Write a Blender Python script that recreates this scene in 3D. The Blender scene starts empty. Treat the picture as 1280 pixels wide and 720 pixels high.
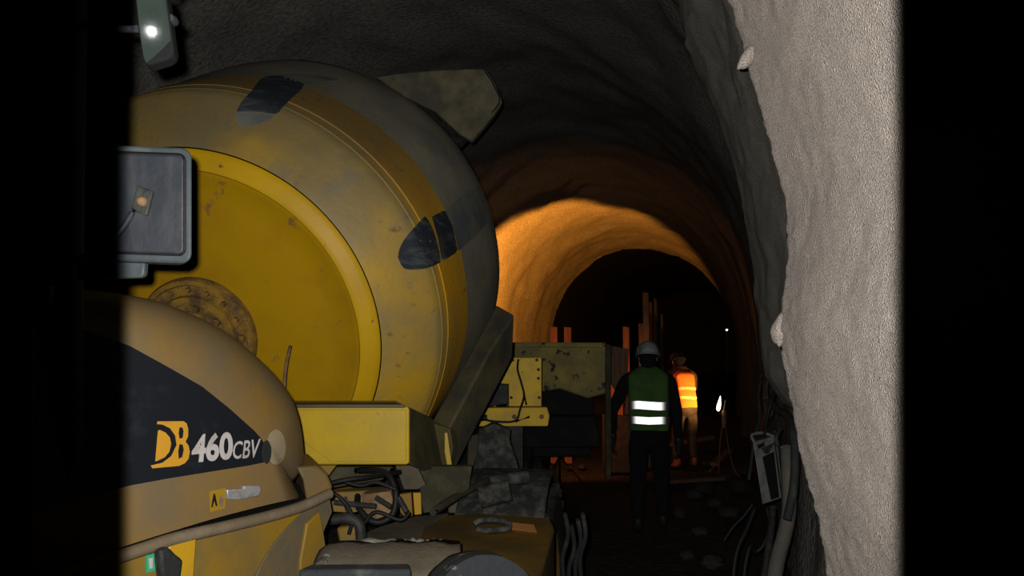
import bpy, bmesh, math, random
from mathutils import Vector, Matrix, noise
from mathutils.bvhtree import BVHTree
random.seed(7)
sc = bpy.context.scene
COL = sc.collection
PI = math.pi
F = 940.0
PITCH = math.atan(75 / 940)
CP, SP = math.cos(PITCH), math.sin(PITCH)
EYE = Vector((0, 0, 1.75))

# ---------------------------------------------------------------- pixel -> place helpers
def ray(px, py):
    u = (px - 640) / F; v = (360 - py) / F
    return Vector((u, CP - SP * v, SP + CP * v))
def at(px, py, Y):
    d = ray(px, py)
    return EYE + d * (Y / d.y)
def hit(px, py, p0, n):
    d = ray(px, py)
    return EYE + d * ((p0 - EYE).dot(n) / d.dot(n))

# ---------------------------------------------------------------- materials
MATS = {}
def mat(name, base, rough=.7, metal=0.0, dust=None, amount=.45, scale=3.0, speck=None, speck_scale=40.0,
        speck_at=.68, bump=.15, bump_scale=60.0, soft=.12, stretch=None, spec=.28):
    if name in MATS: return MATS[name]
    m = bpy.data.materials.new(name); m.use_nodes = True
    nt = m.node_tree; N = nt.nodes; L = nt.links
    b = N['Principled BSDF']
    b.inputs['Roughness'].default_value = rough
    b.inputs['Metallic'].default_value = metal
    b.inputs['Specular IOR Level'].default_value = spec
    tc = N.new('ShaderNodeTexCoord'); vec = tc.outputs['Object']
    if stretch:
        mp = N.new('ShaderNodeMapping'); mp.inputs['Scale'].default_value = stretch
        L.new(vec, mp.inputs['Vector']); svec = mp.outputs['Vector']
    else: svec = vec
    rgb = N.new('ShaderNodeRGB'); rgb.outputs[0].default_value = (*base, 1); colr = rgb.outputs[0]
    def mixin(fac_scale, lo, hi, colour, detail=8, v=svec):
        nonlocal colr
        n = N.new('ShaderNodeTexNoise'); n.inputs['Scale'].default_value = fac_scale
        n.inputs['Detail'].default_value = detail; n.inputs['Roughness'].default_value = .62
        L.new(v, n.inputs['Vector'])
        r = N.new('ShaderNodeMapRange'); r.inputs[1].default_value = lo; r.inputs[2].default_value = hi
        L.new(n.outputs['Fac'], r.inputs[0])
        mx = N.new('ShaderNodeMix'); mx.data_type = 'RGBA'
        L.new(r.outputs[0], mx.inputs['Factor']); L.new(colr, mx.inputs['A'])
        mx.inputs['B'].default_value = (*colour, 1)
        colr = mx.outputs['Result']
    if dust: mixin(scale, (1 - amount) - soft + .0, (1 - amount) + soft, dust)
    if speck: mixin(speck_scale, speck_at, speck_at + .05, speck, 4, vec)
    L.new(colr, b.inputs['Base Color'])
    if bump:
        n = N.new('ShaderNodeTexNoise'); n.inputs['Scale'].default_value = bump_scale
        n.inputs['Detail'].default_value = 6; L.new(vec, n.inputs['Vector'])
        bp = N.new('ShaderNodeBump'); bp.inputs['Strength'].default_value = bump
        bp.inputs['Distance'].default_value = .01
        L.new(n.outputs['Fac'], bp.inputs['Height']); L.new(bp.outputs[0], b.inputs['Normal'])
    MATS[name] = m
    return m

YEL = (.60, .345, .004)
TAN = (.30, .225, .11)
M_hood = mat('hood_yellow_dusty', (.20, .115, .020), .55, dust=(.135, .098, .050), amount=.52, scale=2.6, bump=.05)
M_lower = mat('panel_yellow', (.22, .125, .008), .55, dust=(.14, .098, .03), amount=.5, scale=4, bump=.06)
M_bright = mat('bright_yellow', (.40, .23, .01), .5, dust=(.28, .17, .035), amount=.4, scale=5, bump=.06)
M_beam = mat('beam_yellow', (.47, .31, .004), .5, dust=(.40, .275, .018), amount=.5, scale=6, bump=.08, speck=(.3, .2, .05), speck_scale=30, speck_at=.66)
M_beamgrey = mat('beam_dark_side', (.105, .088, .028), .8, dust=(.055, .048, .024), amount=.5, scale=6)  # duller and darker than the yellow beam face
M_disc = mat('drum_end_yellow', (.42, .240, .001), .5, dust=(.30, .155, .006), amount=.42, scale=2.2, soft=.2, speck=(.24, .125, .03), speck_scale=5.5, speck_at=.645, bump=.06)
M_olive = mat('olive_dirt', (.035, .033, .017), .85, dust=(.075, .066, .038), amount=.42, scale=7, bump=.3)
M_grey = mat('dried_concrete', (.155, .15, .11), .85, dust=(.24, .22, .14), amount=.45, scale=4, bump=.5, bump_scale=35)
M_greyd = mat('dark_grey_steel', (.016, .018, .017), .65, dust=(.05, .05, .042), amount=.42, scale=12, bump=.3)
M_black = mat('sticker_black', (.003, .0042, .007), .75, dust=(.008, .011, .015), amount=.35, scale=9, soft=.06, speck=(.06, .065, .065), speck_scale=28, speck_at=.74, bump=0, spec=.25)
M_white = mat('sticker_white', (.40, .375, .36), .6, dust=(.28, .25, .22), amount=.4, scale=20, bump=0)
M_orange = mat('sticker_orange', (.46, .235, .02), .5, dust=(.34, .18, .04), amount=.35, scale=20, bump=0)
M_blue = mat('drum_navy_paint', (.022, .028, .036), .7, dust=(.085, .095, .09), amount=.40, scale=6, soft=.10, bump=.05, stretch=(1, 1, 4))
M_bluegrey = mat('drum_navy_dusty', (.085, .098, .098), .85, dust=(.15, .15, .12), amount=.5, scale=5, bump=.2)
M_plastic = mat('mirror_plastic', (.020, .024, .030), .55, dust=(.045, .047, .052), amount=.42, scale=7, bump=.12, stretch=(3, 3, .8))
M_rim = mat('mirror_rim_plastic', (.040, .050, .055), .5, dust=(.075, .085, .088), amount=.4, scale=10, bump=.05)
M_rust = mat('rusty_steel', (.12, .07, .035), .8, dust=(.24, .15, .07), amount=.5, scale=14, bump=.5)
M_hub = mat('hub_rust_yellow', (.30, .17, .02), .7, dust=(.10, .06, .03), amount=.5, scale=14, bump=.5)
M_chrome = mat('chrome', (.40, .40, .39), .4, .5, dust=(.25, .24, .22), amount=.4, scale=30, bump=.1)
M_rubber = mat('tyre_rubber', (.010, .010, .010), .85, dust=(.05, .05, .042), amount=.36, scale=9, bump=.5)
M_hose = mat('black_hose', (.006, .006, .006), .6, bump=.1)
M_dustytop = mat('cement_dust', (.018, .020, .018), .9, dust=(.075, .074, .062), amount=.44, scale=16, soft=.10, bump=.7, bump_scale=30)
M_dustcap = mat('cement_crust', (.20, .195, .165), .9, dust=(.08, .078, .062), amount=.5, scale=22, bump=.8, bump_scale=60)
M_tanp = mat('dusty_tan_panel', (.105, .09, .06), .85, dust=(.065, .055, .035), amount=.45, scale=7, speck=(.06, .03, .02), speck_scale=16, bump=.25)
M_deck = mat('deck_brown_yellow', (.15, .085, .008), .7, dust=(.07, .045, .012), amount=.5, scale=3, bump=.2)
M_mirrorglass = mat('mirror_glass', (.024, .034, .029), .07, .0, spec=.25, dust=(.016, .022, .020), amount=.5, scale=9, bump=0)
M_dumpy = mat('dumper_yellow', (.72, .47, .03), .6, dust=(.52, .36, .05), amount=.45, scale=6, speck=(.1, .06, .02), speck_scale=22, speck_at=.68, bump=.1)
M_skip = mat('skip_dirty_yellow', (.20, .17, .065), .85, dust=(.32, .26, .07), amount=.45, scale=6, speck=(.03, .03, .03), speck_scale=9, speck_at=.58, bump=.6, bump_scale=25)
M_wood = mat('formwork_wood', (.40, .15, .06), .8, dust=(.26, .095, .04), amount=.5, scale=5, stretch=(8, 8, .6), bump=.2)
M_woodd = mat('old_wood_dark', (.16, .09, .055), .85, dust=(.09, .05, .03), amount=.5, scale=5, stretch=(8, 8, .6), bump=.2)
M_woodv = mat('dim_wood', (.05, .028, .018), .9, dust=(.03, .018, .012), amount=.5, scale=5, stretch=(8, 8, .6), bump=.2)  # darker wood copy: the weak light on the thin planks put into colour
M_skin = mat('skin', (.45, .26, .18), .6, bump=0)
M_dark = mat('dark_navy_cloth', (.004, .0045, .006), .95, bump=.2)
M_green = mat('green_vest_mesh', (.050, .120, .026), .9, dust=(.035, .085, .02), amount=.5, scale=8, bump=.2, bump_scale=200)
M_orangevest = mat('orange_vest_fabric', (.90, .17, .02), .8, dust=(.80, .13, .015), amount=.4, scale=8, bump=.2)
M_tan = mat('tan_work_trousers', (.06, .048, .033), .9, dust=(.035, .028, .02), amount=.5, scale=8, bump=.3)
M_boot = mat('red_brown_boots', (.25, .08, .04), .7, bump=.2)
M_bootd = mat('black_rubber_boots', (.012, .012, .012), .6, bump=.1)
M_helmet = mat('dusty_helmet', (.25, .27, .28), .5, dust=(.13, .135, .135), amount=.45, scale=12, bump=.1)
M_helmetd = mat('brown_helmet', (.02, .012, .01), .7, bump=.1)
M_cab = mat('cabinet_pale_grey', (.17, .18, .175), .6, dust=(.07, .075, .072), amount=.42, scale=12, bump=.2, speck=(.02, .02, .02), speck_scale=35, speck_at=.66)
M_pipe = mat('grey_pipe', (.12, .105, .083), .75, dust=(.07, .075, .068), amount=.5, scale=6, bump=.3)
M_cable = mat('grey_cable', (.022, .026, .025), .75, dust=(.055, .058, .05), amount=.4, scale=9, bump=.2)
M_green_tag = mat('green_tag', (.03, .30, .14), .6, bump=0)
M_tape = mat('reflective_tape', (.97, .98, 1.0), .40, 1.0, bump=0)
M_stone = mat('stone', (.045, .038, .03), .9, dust=(.025, .022, .018), amount=.5, scale=9, bump=.6)

def emit(name, colr, k):
    m = bpy.data.materials.new(name); m.use_nodes = True
    b = m.node_tree.nodes['Principled BSDF']
    b.inputs['Base Color'].default_value = (*colr, 1)
    b.inputs['Emission Color'].default_value = (*colr, 1); b.inputs['Emission Strength'].default_value = k
    return m

# drum body: clean yellow / dusty yellow towards the front, dried cement crust behind t=.69
def drum_material():
    m = bpy.data.materials.new('drum_paint_and_cement'); m.use_nodes = True
    nt = m.node_tree; N = nt.nodes; L = nt.links; b = N['Principled BSDF']
    b.inputs['Roughness'].default_value = .6
    tc = N.new('ShaderNodeTexCoord'); sx = N.new('ShaderNodeSeparateXYZ'); L.new(tc.outputs['Object'], sx.inputs[0])
    def nz(scale, detail=8, stretch=(1, 1, 1)):
        mp = N.new('ShaderNodeMapping'); mp.inputs['Scale'].default_value = stretch
        L.new(tc.outputs['Object'], mp.inputs['Vector'])
        n = N.new('ShaderNodeTexNoise'); n.inputs['Scale'].default_value = scale; n.inputs['Detail'].default_value = detail
        L.new(mp.outputs[0], n.inputs['Vector']); return n.outputs['Fac']
    def rng(v, lo, hi, a=0, c=1):
        r = N.new('ShaderNodeMapRange'); r.inputs[1].default_value = lo; r.inputs[2].default_value = hi
        r.inputs[3].default_value = a; r.inputs[4].default_value = c
        L.new(v, r.inputs[0]); return r.outputs[0]
    def mix(f, A, B):
        x = N.new('ShaderNodeMix'); x.data_type = 'RGBA'; L.new(f, x.inputs['Factor'])
        for s, v in (('A', A), ('B', B)):
            if isinstance(v, tuple): x.inputs[s].default_value = (*v, 1)
            else: L.new(v, x.inputs[s])
        return x.outputs['Result']
    def add(a, c_, op='ADD'):
        x = N.new('ShaderNodeMath'); x.operation = op; L.new(a, x.inputs[0])
        if isinstance(c_, float): x.inputs[1].default_value = c_
        else: L.new(c_, x.inputs[1])
        return x.outputs[0]
    t = sx.outputs['Z']
    yel = mix(rng(nz(2.0), .40, .60), (.48, .285, .010), (.30, .21, .062))
    yel = mix(rng(nz(5.0, 8, (1, 1, .3)), .56, .66), yel, (.25, .195, .10))
    # cleaner band between the ribs and the cement
    band = rng(t, .25, .29); yel2 = mix(rng(nz(3.0), .45, .7), (.60, .30, .008), (.42, .25, .03))
    yel = mix(band, yel, yel2)
    yel = mix(rng(nz(9.0, 5), .66, .72), yel, (.20, .09, .02))
    yel = mix(rng(nz(22.0, 6, (1, 1, .25)), .64, .80), yel, (.15, .115, .05))
    low = rng(add(sx.outputs['Y'], nz(3.0)), .15, -.35)      # duller and darker towards the lower side
    yel = mix(add(low, .7, 'MULTIPLY'), yel, (.105, .092, .05))
    gr = mix(rng(nz(3.5), .35, .65), (.165, .158, .125), (.25, .232, .165))
    gr = mix(rng(nz(14.0), .60, .66), gr, (.22, .18, .09))
    tb = add(t, add(nz(5.0), .05, 'MULTIPLY'))
    L.new(mix(rng(tb, .700, .716), yel, gr), b.inputs['Base Color'])
    bp = N.new('ShaderNodeBump'); bp.inputs['Strength'].default_value = .25; bp.inputs['Distance'].default_value = .01
    L.new(nz(30.0), bp.inputs['Height']); L.new(bp.outputs[0], b.inputs['Normal'])
    return m
M_drum = drum_material()

def shotcrete(name, c1, c2, c3, bump=.9, scale=45):
    m = bpy.data.materials.new(name); m.use_nodes = True
    nt = m.node_tree; N = nt.nodes; L = nt.links; b = N['Principled BSDF']
    b.inputs['Roughness'].default_value = .95; b.inputs['Specular IOR Level'].default_value = .15
    tc = N.new('ShaderNodeTexCoord')
    def nz(s, d, r=.6):
        n = N.new('ShaderNodeTexNoise'); n.inputs['Scale'].default_value = s; n.inputs['Detail'].default_value = d
        n.inputs['Roughness'].default_value = r; L.new(tc.outputs['Object'], n.inputs['Vector']); return n.outputs['Fac']
    def ramp(v, lo, hi):
        r = N.new('ShaderNodeMapRange'); r.inputs[1].default_value = lo; r.inputs[2].default_value = hi; L.new(v, r.inputs[0]); return r.outputs[0]
    def mix(f, A, B):
        x = N.new('ShaderNodeMix'); x.data_type = 'RGBA'; L.new(f, x.inputs['Factor'])
        for s, v in (('A', A), ('B', B)):
            if isinstance(v, tuple): x.inputs[s].default_value = (*v, 1)
            else: L.new(v, x.inputs[s])
        return x.outputs['Result']
    c = mix(ramp(nz(1.6, 6), .35, .65), c1, c2)
    c = mix(ramp(nz(scale * 1.7, 5), .42, .62), c, c3)
    c = mix(ramp(nz(scale * .9, 3), .70, .76), c, tuple(v * .25 for v in c1))
    L.new(c, b.inputs['Base Color'])
    vo = N.new('ShaderNodeTexVoronoi'); vo.inputs['Scale'].default_value = scale * 2.2; L.new(tc.outputs['Object'], vo.inputs['Vector'])
    mth = N.new('ShaderNodeMath'); mth.operation = 'ADD'; L.new(nz(scale, 8, .7), mth.inputs[0]); L.new(vo.outputs['Distance'], mth.inputs[1])
    bp = N.new('ShaderNodeBump'); bp.inputs['Strength'].default_value = bump; bp.inputs['Distance'].default_value = .012
    L.new(mth.outputs[0], bp.inputs['Height']); L.new(bp.outputs[0], b.inputs['Normal'])
    return m
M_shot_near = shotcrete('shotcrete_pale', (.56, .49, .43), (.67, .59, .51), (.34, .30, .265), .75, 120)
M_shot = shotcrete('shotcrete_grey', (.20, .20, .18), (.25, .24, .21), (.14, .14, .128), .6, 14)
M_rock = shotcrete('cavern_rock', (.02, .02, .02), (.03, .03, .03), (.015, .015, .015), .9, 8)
M_mud = shotcrete('mud_floor', (.030, .027, .021), (.055, .047, .034), (.02, .018, .016), 1.0, 9)

# ---------------------------------------------------------------- object helpers
ORIG = {}
def link(o, parent=None):
    COL.objects.link(o)
    if parent is not None:
        o.parent = parent
        loc = ORIG.get(parent.name)
        if loc is not None: o.matrix_parent_inverse = Matrix.Translation(-loc)
    return o
def smooth(me, angle=35):
    for p in me.polygons: p.use_smooth = True
    try: me.set_sharp_from_angle(angle=math.radians(angle))
    except Exception: pass
def obj(name, bm, material, parent=None, sm=35, bevel=0, label=None, recalc=True):
    if recalc: bmesh.ops.recalc_face_normals(bm, faces=bm.faces[:])
    me = bpy.data.meshes.new(name); bm.to_mesh(me); bm.free()
    me.materials.append(material)
    if sm: smooth(me, sm)
    o = bpy.data.objects.new(name, me); link(o, parent)
    if bevel:
        b = o.modifiers.new('bevel', 'BEVEL'); b.width = bevel; b.segments = 2; b.limit_method = 'ANGLE'; b.angle_limit = math.radians(40)
    if label: o['label'] = label
    return o
def thing(name, label, cat, loc, group=None):
    o = bpy.data.objects.new(name, None); COL.objects.link(o); o.empty_display_size = .1
    o.location = loc; ORIG[o.name] = Vector(loc)
    o['label'] = label; o['category'] = cat
    if group: o['group'] = group
    return o
def tag(o, label, cat, group=None):
    o['label'] = label; o['category'] = cat
    if group: o['group'] = group
    return o
def box(bm, c, s, R=None):
    M = Matrix.Translation(c) @ (R.to_4x4() if R else Matrix.Identity(4)) @ Matrix.Diagonal((s[0], s[1], s[2], 1))
    bmesh.ops.create_cube(bm, size=1, matrix=M); return bm
def prism(pts, vec, bm=None):
    """closed outline of 3D points pushed along vec"""
    bm = bm or bmesh.new(); vec = Vector(vec)
    a = [bm.verts.new(p) for p in pts]; b = [bm.verts.new(Vector(p) + vec) for p in pts]
    n = len(pts)
    bm.faces.new(a); bm.faces.new(b[::-1])
    for i in range(n): bm.faces.new((a[i], b[i], b[(i + 1) % n], a[(i + 1) % n]))
    bmesh.ops.recalc_face_normals(bm, faces=bm.faces[:])
    return bm
def slab(pp, vec, bm=None): return prism([at(*p) for p in pp], vec, bm)
def slabY(pp, Y, depth, bm=None): return prism([at(p[0], p[1], Y) for p in pp], (0, depth, 0), bm)
def frame(d):
    d = d.normalized(); a = d.cross(Vector((0, 0, 1)))
    if a.length < .05: a = d.cross(Vector((1, 0, 0)))
    a.normalize(); return a, a.cross(d).normalized()
def catmull(P, k=6):
    P = [Vector(p) for p in P]; out = []
    for i in range(len(P) - 1):
        p0 = P[max(i - 1, 0)]; p1 = P[i]; p2 = P[i + 1]; p3 = P[min(i + 2, len(P) - 1)]
        for j in range(k):
            t = j / k
            out.append(.5 * ((2 * p1) + (p2 - p0) * t + (2 * p0 - 5 * p1 + 4 * p2 - p3) * t * t + (3 * p1 - p0 - 3 * p2 + p3) * t ** 3))
    out.append(P[-1]); return out
def tube(P, r, seg=10, bm=None, k=6, curve=True):
    bm = bm or bmesh.new()
    Q = catmull(P, k) if curve and len(P) > 2 else [Vector(p) for p in P]
    rings = []
    for i, q in enumerate(Q):
        d = (Q[min(i + 1, len(Q) - 1)] - Q[max(i - 1, 0)])
        a, b = frame(d) if not rings else (None, None)
        if rings:
            dn = d.normalized(); a = pa - dn * pa.dot(dn); a.normalize(); b = dn.cross(a)
        pa = a
        rr = r(i / (len(Q) - 1)) if callable(r) else r
        rings.append([bm.verts.new(q + (a * math.cos(2 * PI * s / seg) + b * math.sin(2 * PI * s / seg)) * rr) for s in range(seg)])
    for A, B in zip(rings, rings[1:]):
        for s in range(seg): bm.faces.new((A[s], A[(s + 1) % seg], B[(s + 1) % seg], B[s]))
    bm.faces.new(rings[0]); bm.faces.new(rings[-1][::-1])
    return bm
def lathe(prof, seg=64, bm=None, M=None, cap=(False, False)):
    """prof = [(r, z)]; around local z, through matrix M"""
    bm = bm or bmesh.new(); M = M or Matrix.Identity(4); rings = []
    for r, z in prof:
        if r < 1e-5: rings.append([bm.verts.new(M @ Vector((0, 0, z)))])
        else: rings.append([bm.verts.new(M @ Vector((r * math.cos(2 * PI * s / seg), r * math.sin(2 * PI * s / seg), z))) for s in range(seg)])
    for A, B in zip(rings, rings[1:]):
        for s in range(seg):
            t = (s + 1) % seg
            if len(A) == 1 and len(B) == 1: continue
            if len(A) == 1: bm.faces.new((A[0], B[t], B[s]))
            elif len(B) == 1: bm.faces.new((A[s], A[t], B[0]))
            else: bm.faces.new((A[s], A[t], B[t], B[s]))
    return bm
def axes(o, z, xhint=Vector((0, 0, 1))):
    z = Vector(z).normalized(); x = xhint - z * xhint.dot(z); x.normalize(); y = z.cross(x)
    M = Matrix((x, y, z)).transposed().to_4x4(); M.translation = o; return M
def cyl(bm, p, q, r, seg=20, r2=None):
    p, q = Vector(p), Vector(q); L_ = (q - p).length
    hint = Vector((0, 0, 1)) if abs((q - p).normalized().z) < .9 else Vector((1, 0, 0))
    lathe([(0, 0), (r, 0), (r if r2 is None else r2, L_), (0, L_)], seg, bm, axes(p, q - p, hint)); return bm
def drape(pxpoly, bvh, off, material, name, parent, cuts=4, label=None, thick=.0015):
    """a painted or glued shape laid on a surface: outline given as seen, dropped on to the surface"""
    bm = bmesh.new()
    vs = [bm.verts.new((x, y, 0)) for x, y in pxpoly]
    es = [bm.edges.new((vs[i], vs[(i + 1) % len(vs)])) for i in range(len(vs))]
    bmesh.ops.triangle_fill(bm, edges=es, use_beauty=True)
    for _ in range(9):
        le = [e for e in bm.edges if e.calc_length() > 5]
        if not le: break
        bmesh.ops.subdivide_edges(bm, edges=le, cuts=1)
        bmesh.ops.triangulate(bm, faces=bm.faces[:])
    return stick(bm, bvh, off, material, name, parent, label)
def stick(bm, bvh, off, material, name, parent, label=None):
    dead = []
    for v in bm.verts:
        d = ray(v.co.x, v.co.y).normalized()
        loc, nor, i, dist = bvh.ray_cast(EYE, d)
        if loc is None: dead.append(v); continue
        if nor.dot(d) > 0: nor = -nor
        v.co = loc + nor * off
    if dead: bmesh.ops.delete(bm, geom=dead, context='VERTS')
    return obj(name, bm, material, parent, sm=60, label=label)
def bvh_of(bm):
    bm.normal_update(); return BVHTree.FromBMesh(bm)
def struct(name, bm, m, sm=50):
    o = obj(name, bm, m, None, sm=sm); o['kind'] = 'structure'; return o
def nz3(p, s, seed=0.0): return noise.fractal(Vector((p[0] * s + seed, p[1] * s, p[2] * s)), 1.0, 2.1, 4)

# ---------------------------------------------------------------- the tunnel
def xr(y): return max(.41 + .29 * y, 1.10)
W = 3.05
def section(y):
    """half width, apex height, and outward step of the lining at y"""
    t = min(max((y - 11) / 11.0, 0), 1); a = -.26 * t; H = 5.15 - .37 * t
    if y > 15.3: a -= .03; H -= .03
    return a, H
def vault_pt(y, a, name_off=0.0):
    """a: -1..0 right wall from floor to spring, 0..1 arch right to left, 1..2 left wall down"""
    st, H = section(y); w = W + st + name_off; H = H + name_off; cx = xr(y) - W
    if a < 0: t = a + 1; x, z = w * (1 + .02 * math.sin(t * PI)), 1.9 * t - .1
    elif a <= 1: x, z = w * math.cos(a * PI), 1.8 + (H - 1.8) * math.sin(a * PI) ** .93
    else: t = 2 - a; x, z = -w * (1 + .02 * math.sin(t * PI)), 1.9 * t - .1
    p = Vector((cx + x, y, z))
    k = .11 * nz3(p, .55) + .035 * nz3(p, 2.6, 9)
    n = Vector((-math.cos(min(max(a, 0), 1) * PI), 0, -math.sin(min(max(a, 0), 1) * PI) if 0 < a < 1 else 0))
    return p + n * k
def vault(a0, a1, na, y0, y1, dy, off=0.0):
    bm = bmesh.new(); ys = []
    y = y0
    while y < y1 - 1e-6: ys.append(y); y += dy
    ys.append(y1); rows = []
    for y in ys: rows.append([bm.verts.new(vault_pt(y, a0 + (a1 - a0) * i / na, off)) for i in range(na + 1)])
    for A, B in zip(rows, rows[1:]):
        for i in range(na): bm.faces.new((A[i], A[i + 1], B[i + 1], B[i]))
    return bm
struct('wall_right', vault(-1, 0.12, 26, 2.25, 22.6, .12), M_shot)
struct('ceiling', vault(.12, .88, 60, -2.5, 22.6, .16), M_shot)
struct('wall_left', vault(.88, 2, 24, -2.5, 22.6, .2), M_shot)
# the lining ends in a thick lip; behind it the dark, wider cavern
bm = bmesh.new(); rr = []
for off in (0, .9):
    rr.append([bm.verts.new(vault_pt(22.6, -1 + 3 * i / 90, off)) for i in range(91)])
for i in range(90): bm.faces.new((rr[0][i], rr[0][i + 1], rr[1][i + 1], rr[1][i]))
struct('trim_1', bm, M_shot)
struct('wall_far', vault(-1, 2, 60, 22.6, 52, .9, .9), M_rock)
bm = bmesh.new(); ring = [bm.verts.new(vault_pt(52, -1 + 3 * i / 60, .9)) for i in range(61)]; bm.faces.new(ring)
struct('wall_back', bm, M_rock)
bm = bmesh.new(); ring = [bm.verts.new(vault_pt(-2.5, -1 + 3 * i / 60)) for i in range(61)]; bm.faces.new(ring)
struct('wall_front', bm, M_shot)

# pale, thicker shotcrete of the near right wall
PROF = [(-.1, .97), (.6, .972), (1.02, .968), (1.22, .945), (1.43, .905), (1.62, .868), (1.81, .842), (1.95, .868), (2.02, .882), (2.22, .878), (2.4, .838), (2.62, .775),
        (2.86, .722), (3.1, .60), (3.4, .42), (3.7, .15), (4.0, -.30), (4.3, -1.0)]
def prof(z):
    for (z0, x0), (z1, x1) in zip(PROF, PROF[1:]):
        if z <= z1: t = (z - z0) / (z1 - z0); return x0 + (x1 - x0) * t
    return PROF[-1][1]
bm = bmesh.new(); rows = []
NZ = 300
EDGE_Y = 2.42
ys = [-2.4 + i * .2 for i in range(14)] + [.3 + i * .017 for i in range(int((EDGE_Y - .3) / .017))] + [EDGE_Y]
for j in range(NZ + 1):
    z = -.1 + 4.3 * j / NZ
    row = []
    for y in ys:
        x = prof(z)
        q = Vector((x, y, z))
        k = .010 * nz3(q, 2.5) + .004 * nz3(q, 20, 4) + .003 * noise.noise(q * 90) + (.006 * noise.noise(q * 45) if y > EDGE_Y - .12 else 0)
        e = max(0, (y - (EDGE_Y - .05)) / .05)
        row.append(bm.verts.new((x - k + .03 * e * e, y + (.0 if y < EDGE_Y - .001 else .012 * nz3(q, 9, 2)), z)))
    q0 = row[-1].co
    for dx, dy in ((.06, .02), (.16, .05), (.8, .07)):
        row.append(bm.verts.new((q0.x + dx, q0.y + dy + .01 * nz3(q0, 8, dx), z)))
    rows.append(row)
for A, B in zip(rows, rows[1:]):
    for i in range(len(A) - 1): bm.faces.new((A[i], A[i + 1], B[i + 1], B[i]))
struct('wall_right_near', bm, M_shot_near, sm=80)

# middle lining: a thinner step between the near wall and the long vault
MP = [(1.22, 1.80), (1.34, 1.66), (1.46, 1.47), (1.6, 1.39), (1.82, 1.36), (2.18, 1.345), (2.55, 1.29), (2.92, 1.20), (3.24, 1.085), (3.46, .965), (3.74, .925), (4.0, .72), (4.3, .30), (4.6, -.30), (4.85, -1.1)]
def mprof(z):
    for (z0, x0), (z1, x1) in zip(MP, MP[1:]):
        if z <= z1: t = (z - z0) / (z1 - z0); return x0 + (x1 - x0) * t
    return MP[-1][1]
bm = bmesh.new(); rows = []
for j in range(151):
    z = 1.22 + 3.63 * j / 150; row = []
    for i in range(56):
        y = 2.30 + 2.0 * i / 55 + (.05 * nz3((z, 0, 0), 3) if i == 55 else 0)
        x = mprof(z) - .10 * (4.3 - y) * 1.6 * (z < 3.4); q_ = Vector((x, y, z))
        e = max(0, (i - 46) / 9)
        row.append(bm.verts.new((x - .02 * nz3(q_, 3) - .008 * nz3(q_, 12) + .09 * e * e, y, z)))
    q0 = row[-1].co
    for dx in (.08, .25, .9): row.append(bm.verts.new((q0.x + dx, q0.y + .03 + dx * .1, z)))
    rows.append(row)
for A, B in zip(rows, rows[1:]):
    for i in range(len(A) - 1): bm.faces.new((A[i], A[i + 1], B[i + 1], B[i]))
struct('wall_right_middle', bm, shotcrete('shotcrete_middle', (.20, .195, .165), (.26, .25, .205), (.13, .128, .11), .55, 70), sm=80)

def lump(name, c, s, R, parent, m, seed=0, sub=3, amp=.18):
    bm = bmesh.new(); bmesh.ops.create_icosphere(bm, subdivisions=sub, radius=1)
    for v in bm.verts:
        p = v.co * (1 + amp * nz3(v.co, 1.6, seed) + amp * .35 * noise.noise(v.co * 6 + Vector((seed, 0, 0))))
        v.co = c + R @ Vector((p.x * s[0], p.y * s[1], p.z * s[2]))
    return obj(name, bm, m, parent, sm=80)
# two shotcrete nubs sticking off the edge of the near wall (part of the lining)
o = lump('trim_2', at(938, 67, 2.33), (.024, .03, .062), Matrix.Rotation(math.radians(36), 3, 'Y'), None, M_shot_near, 3); o['kind'] = 'structure'
o = lump('trim_3', at(978, 411, 2.38), (.032, .03, .052), Matrix.Rotation(math.radians(12), 3, 'Y'), None, M_shot_near, 8); o['kind'] = 'structure'

# floor
bm = bmesh.new(); rows = []
for j in range(150):
    y = -2.5 + (54.5) * (j / 149) ** 1.5
    row = []
    for i in range(70):
        x = xr(y) - W - 4.3 + 8.6 * i / 69
        p = Vector((x, y, 0)); z = .05 * nz3(p, .9, 3) + .03 * nz3(p, 4, 7)
        row.append(bm.verts.new((x, y, z - .02)))
    rows.append(row)
for A, B in zip(rows, rows[1:]):
    for i in range(69): bm.faces.new((A[i], A[i + 1], B[i + 1], B[i]))
struct('floor', bm, M_mud, sm=60)

# ================================================================ the concrete mixer truck
T = thing('concrete_mixer_truck', 'yellow self-loading concrete mixer truck with a big dusty drum, parked along the left', 'truck', (-1.3, 3.6, 0))
AZ, EL = .114, .361
AX = Vector((math.sin(AZ) * math.cos(EL), math.cos(AZ) * math.cos(EL), math.sin(EL)))
DC = at(246.9, 420.4, 3.627)
DM = axes(DC, AX)                       # local z = drum axis, local x = up
DR = Matrix(((0, 1, 0, 0), (-1, 0, 0, 0), (0, 0, 1, 0), (0, 0, 0, 1)))
DM = DM @ DR.inverted()                 # local y = up
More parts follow.
